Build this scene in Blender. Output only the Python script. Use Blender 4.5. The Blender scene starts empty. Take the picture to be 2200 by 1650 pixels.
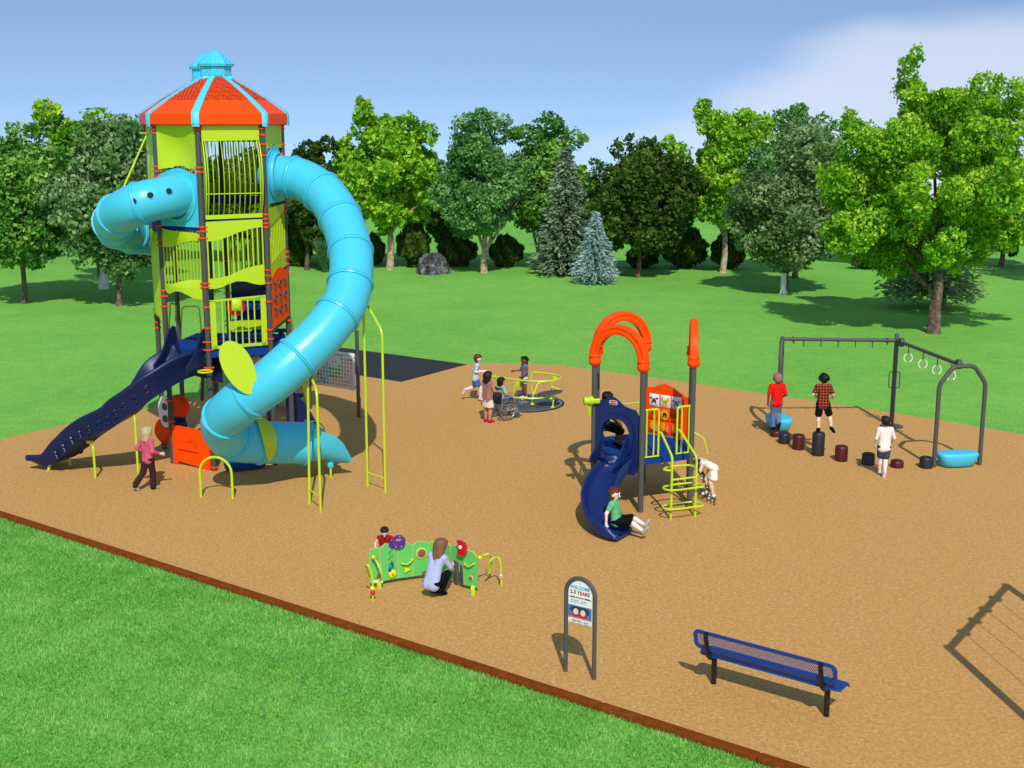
import bpy, math, random
import numpy as np
from mathutils import Vector, Matrix
# ------------------------------------------------------------------ camera, world, sun
F_PX, CAM_H, PITCH = 2735.0, 8.0, math.radians(11.73)
SP, CP = math.sin(PITCH), math.cos(PITCH)
scene = bpy.context.scene
COL = scene.collection
cam_data = bpy.data.cameras.new("camera"); cam = bpy.data.objects.new("camera", cam_data); COL.objects.link(cam)
cam.location = (0, 0, CAM_H); cam.rotation_euler = (math.pi/2 - PITCH, 0, 0)
cam_data.sensor_width = 36; cam_data.lens = F_PX/2200*36; cam_data.clip_end = 3000; cam_data.clip_start = .1
scene.camera = cam
scene.view_settings.view_transform = 'Standard'; scene.view_settings.look = 'None'
scene.view_settings.exposure = 0.38; scene.view_settings.gamma = 1

SUN_TRAVEL = Vector((-.112, 1.0, -1.0)).normalized()
SUN_EL = math.asin(-SUN_TRAVEL.z)
sd = bpy.data.lights.new("sun", 'SUN'); sd.energy = 2.75; sd.angle = math.radians(.5); sd.color = (1, .965, .90)
so = bpy.data.objects.new("sun", sd); COL.objects.link(so)
so.rotation_euler = SUN_TRAVEL.to_track_quat('-Z', 'Y').to_euler(); so.location = (5, -30, 40)

world = bpy.data.worlds.new("World"); scene.world = world; world.use_nodes = True
def build_world():
    nt = world.node_tree; nt.nodes.clear(); N = nt.nodes.new; L = nt.links.new
    out = N('ShaderNodeOutputWorld'); bg = N('ShaderNodeBackground'); bg.inputs['Strength'].default_value = .15
    tc = N('ShaderNodeTexCoord'); sep = N('ShaderNodeSeparateXYZ'); L(tc.outputs['Generated'], sep.inputs[0])
    # the sky goes on below the horizon line (the lawn is a low hilltop): direction lifted before lookup
    mx = N('ShaderNodeMath'); mx.operation = 'MAXIMUM'; mx.inputs[1].default_value = -.12; L(sep.outputs[2], mx.inputs[0])
    ma = N('ShaderNodeMath'); ma.operation = 'MULTIPLY_ADD'; ma.inputs[1].default_value = 1.9; ma.inputs[2].default_value = .31
    L(mx.outputs[0], ma.inputs[0])
    cb = N('ShaderNodeCombineXYZ'); L(sep.outputs[0], cb.inputs[0]); L(sep.outputs[1], cb.inputs[1]); L(ma.outputs[0], cb.inputs[2])
    nrm = N('ShaderNodeVectorMath'); nrm.operation = 'NORMALIZE'; L(cb.outputs[0], nrm.inputs[0])
    sky = N('ShaderNodeTexSky'); sky.sky_type = 'NISHITA'; sky.sun_disc = False
    sky.sun_elevation = SUN_EL
    sky.sun_rotation = math.atan2(-SUN_TRAVEL.x, -SUN_TRAVEL.y)
    sky.air_density = 1.0; sky.dust_density = .3; sky.ozone_density = 1.0
    L(nrm.outputs[0], sky.inputs[0])
    # clouds: soft noise, thicker towards the right
    mp = N('ShaderNodeMapping'); mp.inputs['Scale'].default_value = (2.2, 1.0, 9.0); L(tc.outputs['Generated'], mp.inputs[0])
    nz = N('ShaderNodeTexNoise'); nz.inputs['Scale'].default_value = 1.6; nz.inputs['Detail'].default_value = 5; nz.inputs['Roughness'].default_value = .5
    L(mp.outputs[0], nz.inputs['Vector'])
    g1 = N('ShaderNodeMapRange'); g1.inputs[1].default_value = .0; g1.inputs[2].default_value = .26; g1.inputs[3].default_value = -.32; g1.inputs[4].default_value = .42
    L(sep.outputs[0], g1.inputs[0])
    g2 = N('ShaderNodeMapRange'); g2.inputs[1].default_value = -.035; g2.inputs[2].default_value = .022; g2.inputs[3].default_value = .12; g2.inputs[4].default_value = -.60
    zx = N('ShaderNodeMath'); zx.operation='MULTIPLY_ADD'; zx.inputs[1].default_value=-.22; L(sep.outputs[0], zx.inputs[0]); L(sep.outputs[2], zx.inputs[2]); L(zx.outputs[0], g2.inputs[0])
    ad = N('ShaderNodeMath'); ad.operation = 'ADD'; L(nz.outputs[0], ad.inputs[0]); L(g1.outputs[0], ad.inputs[1])
    ad2 = N('ShaderNodeMath'); ad2.operation = 'ADD'; L(ad.outputs[0], ad2.inputs[0]); L(g2.outputs[0], ad2.inputs[1])
    cr = N('ShaderNodeMapRange'); cr.interpolation_type = 'SMOOTHSTEP'; cr.inputs[1].default_value = .36; cr.inputs[2].default_value = .86; cr.inputs[3].default_value = 0; cr.inputs[4].default_value = .72
    L(ad2.outputs[0], cr.inputs[0])
    mix = N('ShaderNodeMixRGB'); mix.inputs[2].default_value = (3.8, 4.1, 4.9, 1); L(cr.outputs[0], mix.inputs[0]); L(sky.outputs[0], mix.inputs[1])
    L(mix.outputs[0], bg.inputs[0]); L(bg.outputs[0], out.inputs[0])
build_world()

# ------------------------------------------------------------------ measuring helpers (photo survey -> metres)
def ray(px, py):
    a = (px-1100)/F_PX; b = (py-825)/F_PX
    return Vector((a, CP - SP*b, -(SP + CP*b)))
def G(px, py, z=0.0):
    d = ray(px, py); t = (CAM_H - z)/-d.z
    return Vector((d.x*t, d.y*t, z))
def P(px, py, Y):
    d = ray(px, py); t = Y/d.y
    return Vector((d.x*t, Y, CAM_H + d.z*t))
def zy(py, Y): return P(1100, py, Y).z
def XatY(px, Y, z): # x world so that point at depth Y, height z shows in column px
    zc = Y*CP + (CAM_H-z)*SP
    return (px-1100)/F_PX*zc

# ------------------------------------------------------------------ mesh helpers
class MB:
    def __init__(s): s.v = []; s.f = []; s.m = []
    def add(s, vs, fs, mi=0):
        o = len(s.v); s.v += [tuple(x) for x in vs]; s.f += [[i+o for i in f] for f in fs]; s.m += [mi]*len(fs)
        return s
    def build(s, name, mats, parent=None, smooth=True, angle=35):
        me = bpy.data.meshes.new(name); me.from_pydata(s.v, [], s.f); 
        if not isinstance(mats, (list, tuple)): mats = [mats]
        for m in mats: me.materials.append(m)
        if len(mats) > 1: me.polygons.foreach_set('material_index', s.m)
        me.update()
        o = bpy.data.objects.new(name, me); COL.objects.link(o)
        if smooth:
            me.polygons.foreach_set('use_smooth', [True]*len(me.polygons))
            me.set_sharp_from_angle(angle=math.radians(angle))
        if parent is not None:
            o.parent = parent
            o.matrix_parent_inverse = Matrix.Translation(-Vector(root_off(parent)))
        return o
OFF = {}
def root_off(o): return OFF.get(o.name, (0, 0, 0))
def tag(o, label=None, cat=None, group=None, kind=None):
    if label: o['label'] = label
    if cat: o['category'] = cat
    if group: o['group'] = group
    if kind: o['kind'] = kind
    return o
def thing(name, label, cat, loc, group=None):
    o = bpy.data.objects.new(name, None); COL.objects.link(o); o.location = loc; o.empty_display_size = .2
    OFF[o.name] = tuple(loc)
    return tag(o, label, cat, group)
def rebase(o, loc):      # put a single-mesh thing's origin at its base
    o.data.transform(Matrix.Translation(-Vector(loc))); o.location = loc
    return o
def box(mb, c, s, R=None, mi=0, bev=0):
    hx, hy, hz = s[0]/2, s[1]/2, s[2]/2
    R = R or Matrix.Identity(3); c = Vector(c)
    if bev <= 0:
        vs = [c + R @ Vector((x*hx, y*hy, z*hz)) for x in (-1, 1) for y in (-1, 1) for z in (-1, 1)]
        fs = [(0,1,3,2),(4,6,7,5),(0,4,5,1),(2,3,7,6),(0,2,6,4),(1,5,7,3)]
        return mb.add(vs, fs, mi)
    b = min(bev, hx*.9, hy*.9, hz*.9)
    ring = [(-hx+b,-hy),(hx-b,-hy),(hx,-hy+b),(hx,hy-b),(hx-b,hy),(-hx+b,hy),(-hx,hy-b),(-hx,-hy+b)]
    def shr(r): return [(math.copysign(max(abs(x)-b*.7,0),x), math.copysign(max(abs(y)-b*.7,0),y)) for x,y in r]
    layers = [(shr(ring),-hz),(ring,-hz+b),(ring,hz-b),(shr(ring),hz)]
    vs = [c + R @ Vector((x,y,z)) for r,z in layers for x,y in r]
    fs = [list(range(7,-1,-1)), list(range(24,32))]
    for l in range(3):
        for i in range(8): j=(i+1)%8; fs.append((l*8+i,l*8+j,(l+1)*8+j,(l+1)*8+i))
    return mb.add(vs, fs, mi)
def catmull(pts, n=8, closed=False):
    P_ = [Vector(p) for p in pts]; out = []
    m = len(P_)
    rng = range(m if closed else m-1)
    for i in rng:
        if closed: a,b,c,d = P_[i-1],P_[i],P_[(i+1)%m],P_[(i+2)%m]
        else: a = P_[i-1] if i>0 else 2*P_[0]-P_[1]; b=P_[i]; c=P_[i+1]; d = P_[i+2] if i+2<m else 2*P_[-1]-P_[-2]
        for k in range(n):
            t=k/n; out.append(.5*((2*b)+(c-a)*t+(2*a-5*b+4*c-d)*t*t+(-a+3*b-3*c+d)*t**3))
    if not closed: out.append(P_[-1].copy())
    return out
def fillet(pts, r=.08, n=5):     # round the corners of a polyline
    P_ = [Vector(p) for p in pts]; out = [P_[0]]
    for i in range(1, len(P_)-1):
        a,b,c = P_[i-1],P_[i],P_[i+1]
        d1=(a-b); d2=(c-b); rr=min(r, d1.length*.45, d2.length*.45)
        s=b+d1.normalized()*rr; e=b+d2.normalized()*rr
        for k in range(n+1):
            t=k/n; out.append((1-t)**2*s+2*t*(1-t)*b+t*t*e)
    out.append(P_[-1]); return out
def tube(mb, pts, r, n=10, closed=False, caps=True, mi=0):
    P_ = [Vector(p) for p in pts]; m=len(P_)
    rs = r if isinstance(r,(list,tuple)) else [r]*m
    T=[]
    for i in range(m):
        if closed: t=P_[(i+1)%m]-P_[i-1]
        else: t=P_[min(i+1,m-1)]-P_[max(i-1,0)]
        T.append(t.normalized())
    u = T[0].orthogonal().normalized(); vs=[]
    frames=[]
    for i in range(m):
        u = (u - T[i]*u.dot(T[i])).normalized(); w=T[i].cross(u); frames.append((u.copy(),w))
        for k in range(n):
            a=2*math.pi*k/n; vs.append(P_[i]+(u*math.cos(a)+w*math.sin(a))*rs[i])
    fs=[]
    for i in range(m if closed else m-1):
        j=(i+1)%m; s=0
        if closed and j==0:
            best=min(range(n), key=lambda q:(vs[q]-vs[i*n]).length); s=best
        for k in range(n):
            k2=(k+1)%n; fs.append((i*n+k, i*n+k2, j*n+(k2+s)%n, j*n+(k+s)%n))
    if caps and not closed:
        fs.append(list(range(n-1,-1,-1))); fs.append([(m-1)*n+k for k in range(n)])
    return mb.add(vs, fs, mi)
def lathe(mb, prof, c, axis=(0,0,1), n=24, mi=0):
    ax=Vector(axis).normalized(); u=ax.orthogonal().normalized(); w=ax.cross(u); c=Vector(c); vs=[]
    for r,z in prof:
        for k in range(n):
            a=2*math.pi*k/n; vs.append(c+ax*z+(u*math.cos(a)+w*math.sin(a))*max(r,1e-4))
    fs=[]
    for i in range(len(prof)-1):
        for k in range(n): k2=(k+1)%n; fs.append((i*n+k,i*n+k2,(i+1)*n+k2,(i+1)*n+k))
    fs.append(list(range(n-1,-1,-1))); fs.append([(len(prof)-1)*n+k for k in range(n)])
    return mb.add(vs, fs, mi)
def disc(mb, c, axis, r, t, n=20, mi=0, bev=0):
    b=bev or min(t*.3, r*.2)
    return lathe(mb, [(r-b,-t/2),(r,-t/2+b),(r,t/2-b),(r-b,t/2)], c, axis, n, mi)
def ball(mb, c, r, mi=0, n=12):
    return lathe(mb, [(r*math.sin(math.pi*i/8), -r*math.cos(math.pi*i/8)) for i in range(9)], c, (0,0,1), n, mi)
def prism(mb, poly, o, u, v, t, mi=0, bulge=None):   # polygon (a,b)-> o+u*a+v*b, extruded along u x v by t
    o=Vector(o); u=Vector(u); v=Vector(v); w=u.cross(v).normalized(); n=len(poly)
    vs=[o+u*a+v*b for a,b in poly]+[o+u*a+v*b+w*t for a,b in poly]
    area=sum(poly[i][0]*poly[(i+1)%n][1]-poly[(i+1)%n][0]*poly[i][1] for i in range(n))
    A=list(range(n)); B=[n+i for i in range(n)]
    if area>0: A=A[::-1]
    else: B=B[::-1]
    fs=[A,B]
    for i in range(n):
        j=(i+1)%n; q=(i,j,n+j,n+i); fs.append(q if area>0 else q[::-1])
    return mb.add(vs, fs, mi)
def ringpanel(mb, outer, inner, o, u, v, t, mi=0):    # plate with a hole, equal point counts
    o=Vector(o); u=Vector(u); v=Vector(v); w=u.cross(v).normalized(); n=len(outer)
    vs=[]
    for L_ in (outer, inner):
        vs+= [o+u*a+v*b for a,b in L_]; vs += [o+u*a+v*b+w*t for a,b in L_]
    fs=[]
    for i in range(n):
        j=(i+1)%n
        fs += [(i,2*n+i,2*n+j,j),(n+i,n+j,3*n+j,3*n+i),(i,j,n+j,n+i),(2*n+i,3*n+i,3*n+j,2*n+j)]
    return mb.add(vs, fs, mi)
def strip(mb, top, bot, o, u, v, t, mi=0, bend=None): # plate between two same-length curves (a, b) ; bend(a01,b)->offset along normal
    o=Vector(o); u=Vector(u); v=Vector(v); w=u.cross(v).normalized(); n=len(top); R=5; vs=[]
    for s in (0,1):
        for r_ in range(R+1):
            for i in range(n):
                a=top[i][0]+(bot[i][0]-top[i][0])*r_/R; b=top[i][1]+(bot[i][1]-top[i][1])*r_/R
                off = bend(a,b) if bend else 0
                vs.append(o+u*a+v*b+w*(s*t+off))
    q=(R+1)*n; fs=[]
    for r_ in range(R):
        for i in range(n-1):
            a=r_*n+i; fs.append((a,a+n,a+n+1,a+1)); fs.append((q+a,q+a+1,q+a+n+1,q+a+n))
    for i in range(n-1):
        fs.append((i,i+1,q+i+1,q+i)); a=R*n+i; fs.append((a,q+a,q+a+1,a+1))
    for r_ in range(R):
        a=r_*n; fs.append((a,q+a,q+a+n,a+n)); a=r_*n+n-1; fs.append((a,a+n,q+a+n,q+a))
    return mb.add(vs, fs, mi)
def sweep(mb, pts, prof, mi=0, caps=True):   # closed profile (lateral, up) swept along a path, lateral kept level
    P_=[Vector(p) for p in pts]; m=len(P_); vs=[]; n=None
    for i in range(m):
        t=(P_[min(i+1,m-1)]-P_[max(i-1,0)]).normalized()
        lat=Vector((t.y,-t.x,0)).normalized(); up=lat.cross(t).normalized()
        pr=prof(i/(m-1)); n=len(pr)
        for a,b in pr: vs.append(P_[i]+lat*a+up*b)
    fs=[]
    for i in range(m-1):
        for k in range(n): k2=(k+1)%n; fs.append((i*n+k,(i+1)*n+k,(i+1)*n+k2,i*n+k2))
    if caps: fs.append(list(range(n))); fs.append([(m-1)*n+k for k in range(n-1,-1,-1)])
    return mb.add(vs, fs, mi)
def frame_axes(d):     # rotation whose x is d (level), z is up
    x=Vector((d.x,d.y,0)).normalized(); z=Vector((0,0,1)); y=z.cross(x)
    return Matrix((x,y,z)).transposed()
def wave(n, fn, a0, a1): return [(a0+(a1-a0)*i/(n-1), fn(i/(n-1))) for i in range(n)]

# ------------------------------------------------------------------ materials
def lin(c):
    if isinstance(c,str):
        c=[int(c[i:i+2],16)/255 for i in (0,2,4)]
    return tuple((x/12.92 if x<=.04045 else ((x+.055)/1.055)**2.4) for x in c)
def mat(name, col, rough=.5, var=.06, nscale=6, bump=0, bscale=60, metal=0, spec=.5, coat=0):
    m=bpy.data.materials.new(name); m.use_nodes=True; nt=m.node_tree; b=nt.nodes['Principled BSDF']; N=nt.nodes.new; L=nt.links.new
    c=lin(col)
    b.inputs['Roughness'].default_value=rough; b.inputs['Metallic'].default_value=metal; b.inputs['Specular IOR Level'].default_value=spec
    b.inputs['Coat Weight'].default_value=coat
    tc=N('ShaderNodeTexCoord'); nz=N('ShaderNodeTexNoise'); nz.inputs['Scale'].default_value=nscale; nz.inputs['Detail'].default_value=4
    L(tc.outputs['Object'],nz.inputs['Vector'])
    mx=N('ShaderNodeMixRGB'); mx.inputs[1].default_value=(*[x*(1-var) for x in c],1); mx.inputs[2].default_value=(*[min(1,x*(1+var)) for x in c],1)
    L(nz.outputs[0],mx.inputs[0]); L(mx.outputs[0],b.inputs['Base Color'])
    if bump:
        n2=N('ShaderNodeTexNoise'); n2.inputs['Scale'].default_value=bscale; n2.inputs['Detail'].default_value=3; L(tc.outputs['Object'],n2.inputs['Vector'])
        bp=N('ShaderNodeBump'); bp.inputs['Strength'].default_value=bump; bp.inputs['Distance'].default_value=.01; L(n2.outputs[0],bp.inputs['Height']); L(bp.outputs[0],b.inputs['Normal'])
    return m
M={}
M['cyan']=mat('cyan_plastic','45c3dc',.34,.03,spec=.5)
M['cyan_light']=mat('cyan_trim','52cfe6',.4,.03)
M['orange']=mat('orange_plastic','fb4c00',.45,.03,spec=.15)
M['orange_clamp']=mat('orange_clamp','f0480c',.45,.05,spec=.2)
M['lime']=mat('lime_plastic','b4cf14',.42,.03)
M['lime_metal']=mat('lime_paint','bcd61e',.32,.03)
M['navy']=mat('navy_plastic','101f4a',.40,.08,spec=.35)
M['navy_small']=mat('navy_small','11265c',.40,.08,spec=.4)
M['navy_deck']=mat('navy_deck','0c3a80',.8,.15,20,spec=.15)
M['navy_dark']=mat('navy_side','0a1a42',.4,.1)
M['post']=mat('dark_grey_paint','4a4644',.6,.06,bump=.05)
M['grey']=mat('grey_paint','50504c',.5,.06,spec=.3)
M['grey_light']=mat('light_grey_metal','9c9c98',.35,.1,metal=.4)
M['white']=mat('white_plastic','e4e4dc',.45,.04)
M['black']=mat('black_paint','141414',.4,.1)
M['rubber']=mat('black_rubber','232323',.85,.1,40,bump=.3,bscale=120)
M['stump_red']=mat('dark_red_plastic','4a0b0e',.45,.1)
M['stump_black']=mat('charcoal_plastic','1f2020',.5,.1)
M['blue']=mat('blue_coated_steel','083d8c',.4,.05)
M['green_board']=mat('green_board','62c45e',.45,.04)
M['tan_edge']=mat('pale_board_edge','c8c070',.6,.05)
M['yellow']=mat('yellow_plastic','e8e010',.35,.03)
M['red']=mat('red_plastic','c8101c',.35,.04)
M['purple']=mat('purple_plastic','5a2a86',.4,.04)
M['blue_bead']=mat('blue_bead','1648b0',.3,.03)
M['dark']=mat('dark_opening','0b0d10',.8,.05)
M['dkgrey_panel']=mat('grey_roller','4c5054',.5,.06)
M['skin_light']=mat('skin_light','e8c0a8',.55,.05,spec=.3)
M['skin_pale']=mat('skin_pale','ecd0c4',.55,.05,spec=.3)
M['skin_tan']=mat('skin_tan','b88460',.55,.05,spec=.3)
M['skin_dark']=mat('skin_dark','7a4a34',.55,.05,spec=.3)
def cloth(n,c,var=.12): 
    M[n]=mat(n,c,.9,var,14,bump=.25,bscale=25,spec=.1); return M[n]
for n,c in dict(cloth_pink='c8586e',cloth_brown='3a2420',cloth_red='d81c14',cloth_jeans='5f7396',cloth_black='121212',cloth_white='e6e2d2',cloth_grey='3c4450',cloth_pale='b9bfca',
                cloth_denim='3f5f8e',cloth_mauve='9c6c68',cloth_cream='d8c8b4',cloth_mint='78c09a',cloth_green='62b078',cloth_lav='aab0d0',cloth_tank='a01818',
                shoe_pink='c41c4c',shoe_white='d8d4cc',shoe_black='101012',shoe_grey='a4a4a4',cloth_whitepink='d4b4bc',cloth_dgreen='2e7a5e').items(): cloth(n,c)
for n,c in dict(hair_blond='b8a47c',hair_brown='4a2012',hair_dark='24120e',hair_black='0a0808',hair_light_brown='7c5438',hair_auburn='5a2c14').items():
    M[n]=mat(n,c,.6,.25,30,bump=.4,bscale=60,spec=.3)
def mat_plaid():
    m=mat('cloth_plaid','8a2a18',.9,.1,14,spec=.1); nt=m.node_tree; N=nt.nodes.new; L=nt.links.new; b=nt.nodes['Principled BSDF']
    tc=N('ShaderNodeTexCoord'); sp=N('ShaderNodeSeparateXYZ'); L(tc.outputs['Object'],sp.inputs[0]); outs=[]
    for ax in (0,2):
        mu=N('ShaderNodeMath'); mu.operation='MULTIPLY'; mu.inputs[1].default_value=90; L(sp.outputs[ax],mu.inputs[0])
        si=N('ShaderNodeMath'); si.operation='SINE'; L(mu.outputs[0],si.inputs[0])
        gt=N('ShaderNodeMath'); gt.operation='GREATER_THAN'; gt.inputs[1].default_value=.1; L(si.outputs[0],gt.inputs[0]); outs.append(gt)
    ad=N('ShaderNodeMath'); ad.operation='ADD'; L(outs[0].outputs[0],ad.inputs[0]); L(outs[1].outputs[0],ad.inputs[1])
    hv=N('ShaderNodeMath'); hv.operation='MULTIPLY'; hv.inputs[1].default_value=.5; L(ad.outputs[0],hv.inputs[0])
    mx=N('ShaderNodeMixRGB'); mx.inputs[1].default_value=(*lin('a04830'),1); mx.inputs[2].default_value=(*lin('160808'),1); L(hv.outputs[0],mx.inputs[0]); L(mx.outputs[0],b.inputs['Base Color'])
    M['cloth_plaid']=m
mat_plaid()
def ramp(nt, vals):
    r=nt.nodes.new('ShaderNodeValToRGB'); e=r.color_ramp.elements
    e[0].position=vals[0][0]; e[0].color=(*lin(vals[0][1]),1); e[1].position=vals[-1][0]; e[1].color=(*lin(vals[-1][1]),1)
    for p,c in vals[1:-1]: x=e.new(p); x.color=(*lin(c),1)
    return r
def mat_ground(name, stops, s1, s2, w=.5, rough=.95, bump=.4, stretch=(1,1,1), s3=None):
    m=bpy.data.materials.new(name); m.use_nodes=True; nt=m.node_tree; b=nt.nodes['Principled BSDF']; N=nt.nodes.new; L=nt.links.new
    b.inputs['Roughness'].default_value=rough; b.inputs['Specular IOR Level'].default_value=.1
    tc=N('ShaderNodeTexCoord'); mp=N('ShaderNodeMapping'); mp.inputs['Scale'].default_value=stretch; L(tc.outputs['Object'],mp.inputs[0])
    a=N('ShaderNodeTexNoise'); a.inputs['Scale'].default_value=s1; a.inputs['Detail'].default_value=6; a.inputs['Roughness'].default_value=.6; L(mp.outputs[0],a.inputs['Vector'])
    c=N('ShaderNodeTexNoise'); c.inputs['Scale'].default_value=s2; c.inputs['Detail'].default_value=3; c.inputs['Roughness'].default_value=.7; L(mp.outputs[0],c.inputs['Vector'])
    mx=N('ShaderNodeMixRGB'); mx.inputs[0].default_value=w; L(a.outputs[0],mx.inputs[1]); L(c.outputs[0],mx.inputs[2])
    src=mx
    if s3:
        d=N('ShaderNodeTexNoise'); d.inputs['Scale'].default_value=s3; d.inputs['Detail'].default_value=3; L(tc.outputs['Object'],d.inputs['Vector'])
        m2=N('ShaderNodeMixRGB'); m2.inputs[0].default_value=.35; L(mx.outputs[0],m2.inputs[1]); L(d.outputs[0],m2.inputs[2]); src=m2
    r=ramp(nt,stops); L(src.outputs[0],r.inputs[0]); L(r.outputs[0],b.inputs['Base Color'])
    bp=N('ShaderNodeBump'); bp.inputs['Strength'].default_value=bump; bp.inputs['Distance'].default_value=.02; L(c.outputs[0],bp.inputs['Height']); L(bp.outputs[0],b.inputs['Normal'])
    return m
M['sand']=mat_ground('tan_safety_surface',[(.32,'9c703a'),(.44,'b98a4c'),(.53,'c79756'),(.66,'deb780')],16,52,.6,bump=.25)
def mat_lawn():
    m=bpy.data.materials.new('lawn_grass'); m.use_nodes=True; nt=m.node_tree; b=nt.nodes['Principled BSDF']; N=nt.nodes.new; L=nt.links.new
    b.inputs['Roughness'].default_value=.95; b.inputs['Specular IOR Level'].default_value=.08
    tc=N('ShaderNodeTexCoord')
    def nz(sc,det,stretch=None,ro=.6):
        n=N('ShaderNodeTexNoise'); n.inputs['Scale'].default_value=sc; n.inputs['Detail'].default_value=det; n.inputs['Roughness'].default_value=ro
        if stretch:
            mp=N('ShaderNodeMapping'); mp.inputs['Scale'].default_value=stretch; mp.inputs['Rotation'].default_value=(0,0,.35); L(tc.outputs['Object'],mp.inputs[0]); L(mp.outputs[0],n.inputs['Vector'])
        else: L(tc.outputs['Object'],n.inputs['Vector'])
        return n
    fine=nz(16,4,(.8,1,1),.75); mid=nz(2.2,4); big=nz(.35,3); huge=nz(.06,2)
    r=ramp(nt,[(.36,'2e7024'),(.45,'559c36'),(.54,'74bc4c'),(.64,'b4e28c')]); L(fine.outputs[0],r.inputs[0])
    hue=ramp(nt,[(.36,'4a9e48'),(.5,'72b03e'),(.64,'9cbc3c')]); L(mid.outputs[0],hue.inputs[0])
    m1=N('ShaderNodeMixRGB'); m1.inputs[0].default_value=.38; L(r.outputs[0],m1.inputs[1]); L(hue.outputs[0],m1.inputs[2])
    h2=ramp(nt,[(.35,'66a040'),(.62,'8cc050')]); L(big.outputs[0],h2.inputs[0])
    m2=N('ShaderNodeMixRGB'); m2.inputs[0].default_value=.28; L(m1.outputs[0],m2.inputs[1]); L(h2.outputs[0],m2.inputs[2])
    h3=ramp(nt,[(.4,'6aa83a'),(.6,'8cc452')]); L(huge.outputs[0],h3.inputs[0])
    m3=N('ShaderNodeMixRGB'); m3.inputs[0].default_value=.2; L(m2.outputs[0],m3.inputs[1]); L(h3.outputs[0],m3.inputs[2]); L(m3.outputs[0],b.inputs['Base Color'])
    bp=N('ShaderNodeBump'); bp.inputs['Strength'].default_value=.5; bp.inputs['Distance'].default_value=.03; L(fine.outputs[0],bp.inputs['Height']); L(bp.outputs[0],b.inputs['Normal'])
    M['lawn']=m
mat_lawn()
M['curb']=mat_ground('brown_timber',[(.3,'5e2c08'),(.5,'7a3c0c'),(.7,'8e4c16')],6,40,.5,bump=.2)
M['rock']=mat_ground('grey_rock',[(.35,'1c1c1e'),(.5,'48464a'),(.62,'8a8884')],1.6,6,.5,bump=.8)
M['bark']=mat_ground('bark',[(.35,'3a2e26'),(.5,'6a584a'),(.68,'9a8a78')],5,25,.5,bump=.6)
M['bark_pale']=mat_ground('pale_bark',[(.35,'5a4a38'),(.5,'b09a7a'),(.68,'d8cbb0')],4,20,.5,bump=.4)
M['whitewash']=mat('whitewashed_bark','e4dfd0',.9,.1,5,bump=.3)
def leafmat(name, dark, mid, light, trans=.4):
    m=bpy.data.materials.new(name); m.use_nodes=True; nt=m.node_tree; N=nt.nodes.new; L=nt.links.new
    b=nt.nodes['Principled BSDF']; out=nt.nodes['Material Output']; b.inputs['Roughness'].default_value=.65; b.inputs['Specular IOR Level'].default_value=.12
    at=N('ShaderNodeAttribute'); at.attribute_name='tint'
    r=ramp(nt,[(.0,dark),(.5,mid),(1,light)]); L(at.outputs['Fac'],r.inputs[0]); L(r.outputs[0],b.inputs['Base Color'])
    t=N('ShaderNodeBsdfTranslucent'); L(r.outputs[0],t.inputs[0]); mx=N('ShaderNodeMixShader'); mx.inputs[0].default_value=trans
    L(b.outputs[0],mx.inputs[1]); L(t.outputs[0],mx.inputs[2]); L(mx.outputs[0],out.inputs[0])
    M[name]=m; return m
leafmat('leaf_bright','4c8214','86c428','d0e850')
leafmat('leaf_mid','2e661a','62a036','b4d46a')
leafmat('leaf_grey','38602c','6c9850','b8cc8c')
leafmat('leaf_birch','3a6e2c','6aa04e','a8ce80')
leafmat('leaf_dark','2a4410','466a22','74923c')
leafmat('leaf_sage','4a6a30','7a9a5a','b4c890')
leafmat('leaf_spruce','466242','78966e','b0c29c')
leafmat('leaf_blue','6c9088','9cbab4','d0dcd8')
leafmat('leaf_bush','2e4614','46641e','627e2e',.3)
leafmat('grass_blade','46903e','88cc54','d4f4a4',.5)
leafmat('leaf_reed','3a6a34','5a8a50','88b070')
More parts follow.
